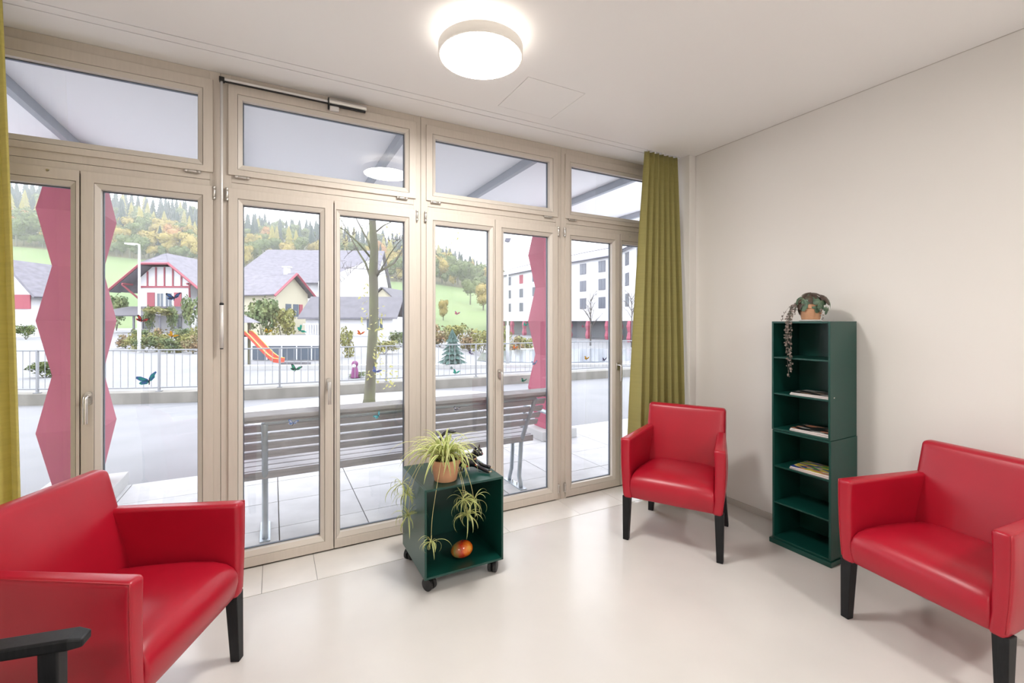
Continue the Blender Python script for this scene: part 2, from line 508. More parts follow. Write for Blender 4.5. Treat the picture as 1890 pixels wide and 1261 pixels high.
# manual opener for the second transom
op = empty('transom_opener', (-.251, 2.962, 1.266), label='white rod opener with steel lever arm mounted on the window frame', cat='window opener')
mb = MB(); mb.tube([(0, 0, .255), (0, 0, 1.488)], .0072, 10)
obj('rod', mb, M['alu'], op, smooth=True)
mb = MB(); mb.tube([(0, 0, .006), (0, 0, .245)], .0098, 12)
obj('crank_grip', mb, M['alu'], op, smooth=True)
mb = MB(); mb.ball((0, 0, .25), .011)
obj('knuckle', mb, M['black'], op, smooth=True)
mb = MB(); mb.lathe([(.008, 0), (.0085, .003), (.0085, .008)], 12)
obj('foot_cap', mb, M['black'], op, smooth=True)
mb = MB(); mb.box(-.012, .014, -.012, .022, 1.487, 1.510)
obj('corner_piece', mb, M['black'], op, bevel=.003)
mb = MB(); mb.box(.014, .55, -.009, .006, 1.492, 1.504); mb.box(.014, .55, -.007, .005, 1.486, 1.4915, 1)
obj('cover_rail', mb, [M['alu'], M['black']], op)
mb = MB(); mb.tube([(.555, 0, 1.506), (.775, 0, 1.506)], .0165, 16); mb.box(.56, .77, -.006, .006, 1.478, 1.489, 1)
obj('lever_housing', mb, [M['steel'], M['black']], op, smooth=False)
mb = MB(); mb.box(.548, .556, -.014, .012, 1.455, 1.522)
obj('end_cap', mb, M['black'], op, bevel=.002)
mb = MB(); mb.box(.558, .612, -.006, .018, 1.452, 1.478)
obj('bracket', mb, M['alu'], op, bevel=.003)


# ------------------------------------------------------------------ curtains
def curtain(name, x_tl, x_tr, x_bl, x_br, y0, folds, amp_t, amp_b, mt, label, zb=.02, seed=1, ybulge=0):
    R = random.Random(seed)
    ph = [R.uniform(0, 6.28) for _ in range(4)]
    NU, NV = 180, 44
    def fn(u, v):
        z = zb + (CZ - .012 - zb) * v
        e = 1 - (1 - v) ** .7 if True else v
        t = v ** 1.5
        xl = x_bl + (x_tl - x_bl) * t; xr = x_br + (x_tr - x_br) * t
        uu = u + .012 * sin(3 * u * 6.28 + ph[0]) * (1 - v)
        a = amp_b + (amp_t - amp_b) * t
        k = sin(2 * pi * folds * uu + ph[1] + .5 * (1 - v) * sin(5 * u + ph[2]))
        k2 = sin(2 * pi * folds * .5 * uu + ph[3]) * (1 - v)
        x = xl + (xr - xl) * uu + .25 * a * cos(2 * pi * folds * uu * 2 + ph[1]) * .4
        y = y0 + a * (.75 * k + .45 * k2) + ybulge * u * (1 - t)
        return (x, y, z)
    mb = MB(); mb.grid(fn, NU, NV)
    o = obj(name, mb, mt, smooth=True, fixn=False, label=label, cat='curtain')
    md = o.modifiers.new('thick', 'SOLIDIFY'); md.thickness = .0012
    return o


cR = curtain('curtain', 2.665, 3.035, 2.515, 3.045, 2.715, 7.0, .018, .058, M['curtain'], 'olive green curtain hanging in folds in the corner behind the armchair', seed=4, ybulge=-.07)
cL = curtain('curtain', -1.42, -1.012, -1.45, -.945, 2.71, 6.5, .018, .05, M['curtain_y'], 'yellow curtain at the left edge in front of the first window', seed=9)
for c_, x0, x1 in ((cR, 2.665, 3.035), (cL, -1.42, -1.012)):
    mb = MB(); mb.box(-.004, .004, 2.7135, 2.7165, CZ - .016, CZ + .004)
    gm = mb.mesh('glider'); gm.materials.append(M['ceramic'])
    for i in range(9):
        obj('glider', gm, None, c_, loc=(x0 + (x1 - x0) * (i + .5) / 9, 0, 0))


# ------------------------------------------------------------------ ceiling lamps
def ceiling_lamp(x, y, label):
    t = empty('ceiling_lamp', (x, y, CZ), label=label, cat='ceiling lamp', group='round ceiling lamps')
    mb = MB(); mb.lathe([(.115, -.058), (.12, -.055), (.12, 0)], 40)
    obj('base', mb, M['lampshell'], t, smooth=False)
    mb = MB(); mb.lathe([(.195, -.112), (.203, -.108), (.205, -.10), (.205, -.066), (.201, -.060), (.193, -.059), (.193, -.106)], 64)
    b = MB()
    n = 64
    prof = [(.194, -.113), (.2025, -.1125), (.205, -.109), (.205, -.064), (.2, -.060), (.194, -.060)]
    vs = []
    for r, h in prof:
        for k in range(n): vs.append((r * cos(2 * pi * k / n), r * sin(2 * pi * k / n), h))
    fs = []
    m = len(prof)
    for i in range(m):
        for k in range(n):
            fs.append((i * n + k, i * n + (k + 1) % n, ((i + 1) % m) * n + (k + 1) % n, ((i + 1) % m) * n + k))
    b.add(vs, fs)
    obj('shade_ring', b, M['lampshell'], t, smooth=True)
    mb = MB(); mb.lathe([(.1935, -.1135), (.1935, -.104)], 64)
    obj('diffuser', mb, M['lampglow'], t)
    mb = MB(); mb.lathe([(.1935, -.068), (.1935, -.0615)], 64)
    obj('halo_diffuser', mb, M['lampup'], t)
    return t


ceiling_lamp(.893, 2.004, 'round white ceiling lamp glowing above the cart with the spider plant')
ceiling_lamp(2.08, -.94, 'added unseen fill lamp over the near right part of the room')  # unseen lamp behind the camera, added to brighten the room
ceiling_lamp(-.62, -.94, 'added unseen fill lamp over the near left part of the room')  # another out-of-view lamp, added to even out the room light


# ------------------------------------------------------------------ red armchairs
def rounded_solid(name, mtl, parent, vs, fs, bev, sub=0, seg=4):
    mb = MB(); mb.add(vs, fs)
    return obj(name, mb, mtl, parent, bevel=bev, bseg=seg, smooth=True)


def panel(name, mtl, parent, fn, nu=10, nv=10, bev=.012):
    """closed solid from fn(u, v, side) : side 0/1 surfaces joined at the border"""
    mb = MB()
    w = nu + 1
    vs = [fn(i / nu, j / nv, 0) for j in range(nv + 1) for i in range(w)] + [fn(i / nu, j / nv, 1) for j in range(nv + 1) for i in range(w)]
    K = w * (nv + 1)
    fs = []
    for j in range(nv):
        for i in range(nu):
            q = (j * w + i, j * w + i + 1, (j + 1) * w + i + 1, (j + 1) * w + i)
            fs.append(q); fs.append(tuple(K + t for t in reversed(q)))
    for i in range(nu):
        fs.append((i + 1, i, K + i, K + i + 1)); a = nv * w
        fs.append((a + i, a + i + 1, K + a + i + 1, K + a + i))
    for j in range(nv):
        a, b = j * w, (j + 1) * w
        fs.append((a, b, K + b, K + a)); a += nu; b += nu
        fs.append((b, a, K + a, K + b))
    mb.add(vs, fs)
    return obj(name, mb, mtl, parent, bevel=bev, bseg=4, smooth=True)


def make_armchair():
    t = empty('armchair')
    YF, YB = -.292, .262
    # arms: outer face bows out, plan narrows to the back
    for sg in (-1, 1):
        def arm(u, v, side, sg=sg):
            y = YF + (YB - .03 - YF) * u
            z = .272 + (.66 - .272) * v
            z -= .012 * (1 - v) * 0
            out = .313 - .052 * u
            out += .016 * (1 - (2 * v - 1) ** 2) * (1 - (2 * u - 1) ** 2 * .9) - .018 * (1 - v) ** 2
            inn = out - (.064 - .010 * u) + .010 * (1 - v)
            if v > .99: z += .006 * u
            return (sg * (out if side == 0 else inn), y, z)
        a_ = panel('arm', M['red'], t, arm, 12, 12, .017)
        pts = [Vector(arm(u, 1, 0)) + Vector((-sg * .0055, .004, -.0045)) for u in [i / 14 for i in range(15)]]
        mb = MB(); mb.tube(pts, .0026, 6)
        pts = [Vector(arm(0, v, 0)) + Vector((-sg * .0055, .0045, -.004)) for v in [.07 + .93 * i / 14 for i in range(15)]]
        mb.tube(pts, .0026, 6)
        obj('piping', mb, M['seam'], a_, smooth=True)
    # seat: crowned top with a rolled front edge
    NU, NV = 16, 22
    prof = [(YF + .012, .276), (YF + .004, .31), (YF - .004, .345), (YF - .002, .375), (YF + .012, .402), (YF + .04, .422), (YF + .09, .436), (YF + .17, .443), (YF + .27, .443), (YF + .36, .440), (YF + .45, .436), (YF + .45, .276)]
    mb = MB()
    nu = 16
    vs = []
    for (y, z) in prof:
        for i in range(nu + 1):
            u = i / nu
            hw = .252 - .055 * max(0, (y - YF)) / .5
            x = (-1 + 2 * u) * hw
            q4 = 1 - (2 * u - 1) ** 4
            up_ = max(0, min(1, (z - .31) / .12)); up_ = up_ * up_ * (3 - 2 * up_)
            crown = .012 * q4 * up_
            e = 0
            fy = -.007 * q4 * max(0, min(1, (.12 - (y - YF)) / .12)) * (1 if z > .29 else .3)
            vs.append((x, y + fy, z + crown + e))
    w = nu + 1
    fs = [(j * w + i, j * w + i + 1, (j + 1) * w + i + 1, (j + 1) * w + i) for j in range(len(prof) - 1) for i in range(nu)]
    n = len(prof)
    fs.append(tuple((n - 1) * w + i for i in range(nu + 1)) + tuple(i for i in reversed(range(nu + 1))))
    fs.append(tuple(j * w for j in range(n))); fs.append(tuple(j * w + nu for j in reversed(range(n))))
    mb.add(vs, fs)
    o = obj('seat', mb, M['red'], t, bevel=.012, bseg=4, smooth=True)
    # backrest: leans back, tapers to the top
    def back(u, v, side):
        z = .272 + (.818 - .272) * v
        hw = .266 - .006 * v
        x = (-1 + 2 * u) * hw
        zz = max(0, (z - .42) / .40)
        yfr = .118 + .105 * zz - .010 * (1 - (2 * u - 1) ** 4) * (1 - (2 * zz - 1) ** 2)
        yre = .236 + .055 * zz
        return (x, yfr if side == 0 else yre, z)
    panel('backrest', M['red'], t, back, 14, 14, .022)
    # legs
    def leg(x, y, xf, yf, ztop, a, b):
        mb = MB()
        top = [(x + sx * a, y + sy * a, ztop) for sx, sy in ((-1, -1), (1, -1), (1, 1), (-1, 1))]
        bot = [(xf + sx * b, yf + sy * b, 0) for sx, sy in ((-1, -1), (1, -1), (1, 1), (-1, 1))]
        mb.hexa(bot, top)
        obj('leg', mb, M['blackwood'], t, bevel=.003)
    for sg in (-1, 1):
        leg(sg * .276, -.262, sg * .280, -.272, .285, .025, .018)
        leg(sg * .232, .225, sg * .256, .272, .285, .025, .018)
    return t


AC = make_armchair()
AC.location = (2.417, 2.148, 0); AC.rotation_euler = (0, 0, rad(-59.1))
tag(AC, 'red leather armchair in front of the olive curtain, facing the room', 'armchair', 'red leather armchairs')
B = copy_tree(AC); B.location = (2.655, .833, 0); B.rotation_euler = (0, 0, rad(-100.0))
tag(B, 'red leather armchair at the right edge beside the bookshelf', 'armchair', 'red leather armchairs')
C = copy_tree(AC); C.location = (-.498, 2.075, 0); C.rotation_euler = (0, 0, rad(65.0))
tag(C, 'large red leather armchair in the lower left foreground', 'armchair', 'red leather armchairs')

# black wooden chair: only one arm and its post reach into the picture
W = empty('wooden_chair', (-.702, 1.240, 0), rad(80), 'black wooden chair with open arms in the lower left corner', 'chair')
for sg in (-1, 1):
    mb = MB()
    pts = [(-.265, .640, .024), (-.20, .652, .026), (0, .655, .024), (.2, .650, .020)]
    # arm runs from the front (-Y) to the back post
    top, bot = [], []
    L_ = [(-.262, .660, .640, .020), (-.235, .668, .640, .027), (0, .672, .645, .026), (.23, .668, .642, .020)]
    vs = []
    for (y, zt, zb, hw) in L_:
        x = sg * .262
        vs += [(x - hw, y, zb), (x + hw, y, zb), (x + hw, y, zt), (x - hw, y, zt)]
    fs = [(0, 1, 2, 3), (15, 14, 13, 12)]
    for i in range(3):
        for k in range(4):
            fs.append((i * 4 + k, (i + 1) * 4 + k, (i + 1) * 4 + (k + 1) % 4, i * 4 + (k + 1) % 4))
    mb.add(vs, fs)
    obj('arm', mb, M['blackwood'], W, bevel=.005)
    for y0, yt, zt in ((-.20, -.195, .642), (.235, .25, .86)):
        mb = MB()
        x = sg * .262
        mb.hexa([(x - .017, y0 - .017, 0), (x + .017, y0 - .017, 0), (x + .017, y0 + .017, 0), (x - .017, y0 + .017, 0)],
                [(x - .02, yt - .02, zt), (x + .02, yt - .02, zt), (x + .02, yt + .02, zt), (x - .02, yt + .02, zt)])
        obj('leg', mb, M['blackwood'], W, bevel=.004)
    mb = MB(); mb.box(sg * .262 - .012, sg * .262 + .012, -.18, .22, .375, .42)
    obj('side_rail', mb, M['blackwood'], W)
mb = MB(); mb.box(-.24, .24, -.235, .215, .421, .475)
obj('seat', mb, M['blackwood'], W, bevel=.015, bseg=3)
mb = MB(); mb.box(-.24, .24, -.21, -.188, .375, .42)
obj('front_rail', mb, M['blackwood'], W)
mb = MB(); mb.box(-.24, .24, .232, .258, .66, .84)
obj('backrest', mb, M['blackwood'], W, bevel=.008)


# ------------------------------------------------------------------ bookshelf of two stacked cabinets on a plinth
SX0, SX1, SY0, SY1 = 2.846, 3.136, 1.432, 1.778
mb = MB(); mb.box(SX0 - .014, SX1, SY0 - .008, SY1 + .012, 0, .030)
obj('shelf_plinth', mb, M['green'], bevel=.002, label='low dark green plinth under the bookshelf', cat='plinth')
TH = .012


def cabinet(z0, h, label, dx=0, dy=0):
    t = empty('shelf_cabinet', ((SX0 + SX1) / 2 + dx, (SY0 + SY1) / 2 + dy, z0), label=label, cat='shelf', group='stacked green shelf cabinets')
    hx, hy = (SX1 - SX0) / 2, (SY1 - SY0) / 2
    for nm, b in (('side_panel', (-hx, hx, -hy, -hy + TH, 0, h)), ('side_panel', (-hx, hx, hy - TH, hy, 0, h)),
                  ('top_panel', (-hx, hx, -hy + TH, hy - TH, h - TH, h)), ('bottom_panel', (-hx, hx, -hy + TH, hy - TH, 0, TH)),
                  ('back_panel', (hx - .008, hx - .002, -hy + TH, hy - TH, TH, h - TH)),
                  ('shelf', (-hx + .003, hx - .008, -hy + TH, hy - TH, h / 3 - .005, h / 3 + .005)), ('shelf', (-hx + .003, hx - .008, -hy + TH, hy - TH, 2 * h / 3 - .005, 2 * h / 3 + .005))):
        mb = MB(); mb.box(*b)
        obj(nm, mb, M['green'], t, bevel=.0012)
    return t


CH = .694
cabinet(.0305, CH, 'lower dark green open shelf cabinet standing on the plinth')
cabinet(.0305 + CH + .002, CH, 'upper dark green open shelf cabinet with the potted begonia on top', dx=-.002, dy=.002)


def magazine(x, y, z, th, rz, cover, label, w=.205, d=.265):
    t = empty('magazine', (x, y, z), rz, label, 'magazine', 'magazines on the green shelves')
    mb = MB(); mb.box(-w / 2, w / 2, -d / 2, d / 2, .0004, th - .0004)
    obj('pages', mb, M['paper'], t)
    mb = MB(); mb.box(-w / 2 - .001, w / 2 + .001, -d / 2 - .001, d / 2 + .001, th - .0004, th); mb.box(-w / 2 - .001, w / 2 + .001, -d / 2 - .001, d / 2 + .001, 0, .0004)
    mb.box(w / 2, w / 2 + .001, -d / 2 - .001, d / 2 + .001, .0004, th - .0004)
    obj('cover', mb, cover, t)


def cover_mat(name, cols, scale=22):
    m = mat(name, cols[0], .3)
    nt = m.node_tree; N = nt.nodes; L = nt.links
    tc = N.new('ShaderNodeTexCoord'); v = N.new('ShaderNodeTexVoronoi'); v.inputs['Scale'].default_value = scale
    mp = N.new('ShaderNodeMapping'); mp.inputs['Scale'].default_value = (1.6, .7, .01)
    r = N.new('ShaderNodeValToRGB'); r.color_ramp.interpolation = 'CONSTANT'
    sp = N.new('ShaderNodeSeparateColor')
    el = r.color_ramp.elements
    while len(el) < len(cols): el.new(.5)
    for i, c in enumerate(cols):
        el[i].position = i / len(cols); el[i].color = (*c, 1)
    L.new(tc.outputs['Object'], mp.inputs['Vector']); L.new(mp.outputs['Vector'], v.inputs['Vector'])
    L.new(v.outputs['Color'], sp.inputs['Color']); L.new(sp.outputs['Red'], r.inputs['Fac']); L.new(r.outputs['Color'], N['Principled BSDF'].inputs['Base Color'])
    return m


CV1 = cover_mat('cover_dark', [(.015, .014, .016), (.02, .02, .025), (.05, .04, .04), (.02, .018, .02), (.45, .30, .22), (.6, .58, .56)])
CV2 = cover_mat('cover_black_lettered', [(.012, .012, .012), (.02, .02, .02), (.015, .015, .017), (.55, .55, .53), (.02, .02, .02), (.62, .26, .15)], 26)
CV3 = cover_mat('cover_colourful', [(.70, .52, .05), (.10, .32, .06), (.02, .05, .30), (.62, .22, .12), (.75, .62, .50), (.75, .60, .08)], 34)
CVP = cover_mat('cover_pink', [(.62, .36, .34), (.55, .30, .28), (.66, .45, .42)], 12)
zt = .0305 + CH + .002
MX = SX0 + .118
for zz, th, cv, rz, dx, lb in ((zt + 2 * CH / 3 * 1 - CH / 3 + .0052, .008, CVP, .02, .0, 'pink covered magazine under the dark one, second gap from the top'),
                               (zt + CH / 3 + .0134, .007, CV1, .10, .004, 'dark magazine lying in the second gap from the top'),
                               (zt + .0122, .009, CVP, .0, .0, 'pale magazine under the black one, third gap from the top'),
                               (zt + .0214, .008, CV2, .07, .003, 'black magazine with white lettering in the third gap from the top'),
                               (.0305 + 2 * CH / 3 + .0052, .009, CVP, -.02, .0, 'pale magazine at the bottom of the pile in the fourth gap'),
                               (.0305 + 2 * CH / 3 + .0144, .009, CV3, .05, .003, 'bright yellow and green magazine on the pile in the fourth gap'),):
    magazine(MX + dx, 1.560, zz, th, rz, cv, lb, .20, .235)


# ------------------------------------------------------------------ plants
def strap_leaf(L, w, rise, droop, seg=9, curl=0.0):
    """arching two-tone ribbon leaving the origin along +X"""
    mb = MB()
    pts = []
    x = z = 0
    ang = rise
    for i in range(seg + 1):
        pts.append((x, z, ang))
        x += cos(ang) * L / seg; z += sin(ang) * L / seg
        ang -= droop / seg * (.5 + 1.0 * i / seg)
    rows = []
    for i, (x, z, a) in enumerate(pts):
        t = i / seg
        hw = w * (0.55 + .9 * t if t < .5 else 1.0) * (1 - max(0, (t - .45) / .55) ** 1.7) + .0002
        n = Vector((-sin(a), 0, cos(a)))
        k = []
        for s_ in (-1, -.45, .45, 1):
            k.append(Vector((x, s_ * hw + curl * t * t, z)) + n * (abs(s_) * hw * .45))
        rows.append(k)
    vs = [p for r in rows for p in r]
    for i in range(seg):
        for k in range(3):
            mb.add([], [], 0)
    base = 0
    o = len(mb.v); mb.v += [tuple(p) for p in vs]
    for i in range(seg):
        for k in range(3):
            mb.f.append((i * 4 + k, i * 4 + k + 1, (i + 1) * 4 + k + 1, (i + 1) * 4 + k)); mb.m.append(0 if k == 1 else 1)
    me = mb.mesh('leaf', True)
    me.materials.append(M['leafg']); me.materials.append(M['leafc'])
    return me


RP = random.Random(21)
LEAVES = [strap_leaf(RP.uniform(.19, .36), RP.uniform(.0058, .0085), RP.uniform(.75, 1.5), RP.uniform(2.0, 3.4), curl=RP.uniform(-.03, .03)) for _ in range(16)]
CTX, CTY, CTZ = .92, 2.487, .545
PX, PY, PZ = .845, 2.375, CTZ + .0006
sp = empty('spider_plant', (PX, PY, PZ), label='variegated spider plant in a clay pot with runners over the cart edge', cat='potted plant')
mb = MB(); mb.lathe([(.058, 0), (.062, .002), (.077, .092), (.083, .094), (.086, .118), (.082, .120), (.078, .112), (.074, .098), (.002, .098)], 36)
pot = obj('pot', mb, M['terracotta'], sp, smooth=True)
pot.modifiers.new('e', 'EDGE_SPLIT').split_angle = rad(40)
mb = MB(); mb.lathe([(.074, .094), (.074, .104), (.03, .108), (.001, .108)], 24)
obj('soil', mb, M['soil'], sp, smooth=True)
for i in range(150):
    me = LEAVES[i % 16]
    a = i * 2.399963 + RP.uniform(-.2, .2)
    r = RP.uniform(.0, .035)
    s_ = RP.uniform(.75, 1.05)
    if sin(a) > .3: s_ *= .85
    if cos(a) > .55: s_ *= .8
    o = obj('leaf', me, None, sp, loc=(r * cos(a), r * sin(a), .103), rot=(RP.uniform(-.15, .15), RP.uniform(-.25, .25), a))
    o.scale = (s_, s_, s_)


def plantlet_mesh(n, L, seed):
    R = random.Random(seed)
    mb = MB()
    for i in range(n):
        me = LEAVES[R.randrange(16)]
        a = R.uniform(0, 6.28); el = R.uniform(-.9, .5); k = L / .26 * R.uniform(.6, 1.1)
        Mx = Matrix.Rotation(a, 4, 'Z') @ Matrix.Rotation(-el + .5, 4, 'Y') @ Matrix.Scale(k, 4)
        vs = [Mx @ v.co for v in me.vertices]
        o = len(mb.v); mb.v += [tuple(v) for v in vs]
        for p in me.polygons:
            mb.f.append(tuple(o + q for q in p.vertices)); mb.m.append(p.material_index)
    return mb


def runner(pts, n, L, seed):
    pl = Vector(pts[-1]) - Vector((PX, PY, PZ))
    # smooth path by chaikin
    P = [Vector(p) - Vector((PX, PY, PZ)) for p in pts]
    for _ in range(2):
        Q = [P[0]]
        for a, b in zip(P[:-1], P[1:]): Q += [a * .75 + b * .25, a * .25 + b * .75]
        Q.append(P[-1]); P = Q
    mb = MB(); mb.tube(P, .0013, 6)
    r_ = obj('runner', mb, M['runner'], sp, smooth=True)
    obj('plantlet', plantlet_mesh(n, L, seed), [M['leafg'], M['leafc']], sp, loc=tuple(pl), smooth=True, fixn=False, kind='stuff')


zr = PZ + .11
runner([(PX, PY, zr), (.80, 2.30, zr + .06), (.75, 2.262, .52), (.722, 2.240, .40), (.718, 2.238, .285)], 20, .10, 1)
runner([(PX, PY, zr), (.86, 2.30, zr + .05), (.895, 2.245, .55), (.895, 2.235, .47)], 24, .11, 2)
runner([(PX, PY, zr), (.90, 2.30, zr + .06), (.945, 2.245, .54), (.955, 2.235, .455)], 26, .13, 3)
runner([(PX, PY, zr), (.87, 2.29, zr + .04), (.91, 2.24, .52), (.915, 2.232, .385)], 28, .12, 4)
runner([(PX, PY, zr), (.76, 2.40, zr + .07), (.67, 2.46, .55), (.652, 2.47, .46)], 26, .13, 5)
runner([(PX, PY, zr), (.75, 2.38, zr + .06), (.665, 2.42, .54), (.65, 2.43, .36)], 26, .13, 6)
runner([(PX, PY, zr), (.77, 2.43, zr + .08), (.66, 2.52, .57), (.64, 2.53, .50)], 18, .12, 7)

# begonia with trailing string of hearts on the bookshelf
BX, BY, BZ = 2.955, 1.602, .0305 + 2 * CH + .0025
bp = empty('begonia_plant', (BX, BY, BZ), label='dark leaved potted begonia with trailing heart vine on top of the bookshelf', cat='potted plant')
mb = MB(); mb.lathe([(.058, 0), (.062, .008), (.055, .010), (.05, .006)], 28)
obj('saucer', mb, M['ceramic'], bp, smooth=True)
mb = MB(); mb.lathe([(.046, .010), (.049, .012), (.063, .078), (.067, .080), (.069, .104), (.066, .106), (.062, .098), (.002, .092)], 32)
po = obj('pot', mb, M['terracotta'], bp, smooth=True)
po.modifiers.new('e', 'EDGE_SPLIT').split_angle = rad(40)


def palm_leaf(seed, dark):
    """lobed leaf in XY plane from the stalk at the origin along +X, with raised veins"""
    R = random.Random(seed)
    mb = MB()
    n = 57
    rim = []
    for k in range(n):
        a = -pi * .88 + 2 * pi * .88 * k / (n - 1)
        lobe = abs(cos(a * 2.0)) ** .8
        saw = .0025 * (1 if k % 2 else -1)
        r = (.020 + .046 * (.35 + .65 * lobe)) * (1 - abs(a) / pi * .42) + saw + R.uniform(-.0015, .0015)
        rim.append((r * cos(a), r * sin(a), -.020 * (r / .06) ** 2 + .005 * lobe))
    c = [(0, 0, .006)]
    mid = [(x * .5, y * .5, z * .25 + .004) for x, y, z in rim]
    mb.v += c + mid + rim
    for k in range(n - 1):
        mb.f.append((0, 1 + k, 2 + k)); mb.m.append(0)
        mb.f.append((1 + k, 1 + n + k, 2 + n + k, 2 + k)); mb.m.append(0)
    if not dark:
        for a in (-2.2, -1.57, -.8, 0, .8, 1.57, 2.2):
            L = .056 * (1 - abs(a) / pi * .6)
            d = Vector((cos(a), sin(a), 0)); q = Vector((-sin(a), cos(a), 0))
            o = len(mb.v)
            for t, w_ in ((0, .0013), (.5, .0010), (1, .0003)):
                p = d * L * t; z = .0075 - .016 * (L * t / .06) ** 2
                mb.v += [tuple(p + q * w_ + Vector((0, 0, z))), tuple(p - q * w_ + Vector((0, 0, z)))]
            mb.f += [(o, o + 1, o + 3, o + 2), (o + 2, o + 3, o + 5, o + 4)]; mb.m += [1, 1]
    me = mb.mesh('begonia_leaf', True)
    me.materials.append(M['begred'] if dark else M['begonia']); me.materials.append(M['vein'])
    return me


BL = [palm_leaf(1, False), palm_leaf(2, False), palm_leaf(3, True), palm_leaf(4, True)]
# (direction, outward, height, tilt, mesh, scale): the window side is +Y, the room side is -X
RBG = random.Random(3)
BLIST = [(180, .060, .135, 66, 0, 1.1), (150, .05, .150, 40, 2, .8), (215, .055, .152, 45, 3, .75), (100, .062, .13, 58, 0, .75), (128, .08, .11, 74, 1, .6), (255, .078, .12, 74, 1, .85), (280, .08, .145, 50, 3, .8),
         (235, .066, .09, 82, 1, .6), (300, .09, .125, 64, 0, .8), (30, .05, .15, 35, 1, .8), (340, .05, .145, 40, 2, .8), (170, .03, .172, 25, 3, .7), (270, .03, .170, 20, 2, .8), (75, .07, .12, 62, 3, .7), (200, .03, .168, 30, 2, .7),
         (140, .066, .075, 85, 2, .55), (120, .085, .07, 85, 3, .5), (262, .095, .075, 88, 0, .55), (160, .07, .11, 60, 3, .6)]
for (a, out, h, tilt, mi, s_) in BLIST:
    a += RBG.uniform(-8, 8)
    A = rad(a)
    p = Vector((out * cos(A), out * sin(A), h))
    o = obj('leaf', BL[mi], None, bp, loc=tuple(p), rot=(0, rad(tilt), A)); o.scale = (s_,) * 3
    mb = MB(); mb.tube([(0.012 * cos(A), .012 * sin(A), .092), (p.x * .7, p.y * .7, h + .004), tuple(p)], .0016, 6)
    obj('stalk', mb, M['begred'], bp, smooth=True)


def vine(pts, seed, dens=.012, sz=.0072):
    R = random.Random(seed)
    P = [Vector(p) for p in pts]
    for _ in range(2):
        Q = [P[0]]
        for a, b in zip(P[:-1], P[1:]): Q += [a * .75 + b * .25, a * .25 + b * .75]
        Q.append(P[-1]); P = Q
    mb = MB(); mb.tube(P, .0007, 5)
    s = obj('vine', mb, M['vine'], bp, smooth=True)
    mb = MB()
    acc = 0
    for a, b in zip(P[:-1], P[1:]):
        acc += (b - a).length
        while acc > dens:
            acc -= dens
            for _ in range(2):
                r = sz * R.uniform(.5, 1.2)
                Mx = Euler((R.uniform(0, 6), R.uniform(0, 6), R.uniform(0, 6))).to_matrix()
                c = b + Vector((R.uniform(-1, 1), R.uniform(-1, 1), R.uniform(-.6, .6))) * sz * .9
                mb.ball(c, (r, r * .85, r * .25), 6, 4, M=Mx)
    obj('vine_leaves', mb, M['vine'], s, smooth=True, kind='stuff')


fx = SX0 - BX - .012
for i, (dy, L, dn) in enumerate([(.062, .30, .020), (.070, .34, .022), (.052, .24, .017), (.080, .20, .018), (.045, .32, .026), (.066, .13, .010), (.075, .10, .010)]):
    vine([(-.03, .03, .10), (-.06, dy * .8, .115), (fx * .8, dy * .95, .07), (fx, dy, .01), (fx - .004, dy + .004, -L * .5), (fx, dy + .003 * (i - 3), -L)], i, dn)
vine([(-.02, .04, .10), (-.01, .10, .12), (0, .17, .05), (.0, .193, -.05), (.0, .195, -.14)], 11, .03)
vine([(.0, -.05, .10), (-.05, -.085, .08), (-.06, -.10, .012)], 12, .02)

# ------------------------------------------------------------------ cart on castors
ct = empty('trolley_cube', (CTX, CTY, 0), label='dark green open cube trolley on black castors in front of the window', cat='trolley')
hw, hd, z0, z1 = .228, .222, .078, CTZ
for nm, b in (('side_panel', (-hw, -hw + .012, -hd, hd, z0, z1)), ('side_panel', (hw - .012, hw, -hd, hd, z0, z1)), ('top_panel', (-hw + .012, hw - .012, -hd, hd, z1 - .012, z1)),
              ('bottom_panel', (-hw + .012, hw - .012, -hd, hd, z0, z0 + .012)), ('back_panel', (-hw + .012, hw - .012, hd - .01, hd - .003, z0 + .012, z1 - .012))):
    mb = MB(); mb.box(*b)
    obj(nm, mb, M['green'], ct, bevel=.0015)


def castor(parent, x, y, rz):
    t = empty('castor', (x, y, 0), rz, parent=parent)
    mb = MB(); mb.lathe([(.006, .0), (.006, .078)], 10); mb.box(-.024, .024, -.006, .02, .052, .066); mb.lathe([(.016, .066), (.016, .0785)], 14)
    mb.box(-.008, .008, .018, .045, .05, .056)
    for sx in (-1, 1):
        mb.lathe([(.012, -.011), (.028, -.0105), (.034, -.007), (.034, .007), (.028, .0105), (.012, .011)], 20, c=(sx * .0145, .006, .034), axis='x')
    o = obj('wheel', mb, M['black'], t, smooth=False, bevel=.001)


castor(ct, -.185, -.180, .5); castor(ct, .180, -.180, -.7); castor(ct, -.19, .18, 2.2); castor(ct, .185, .18, 1.2)

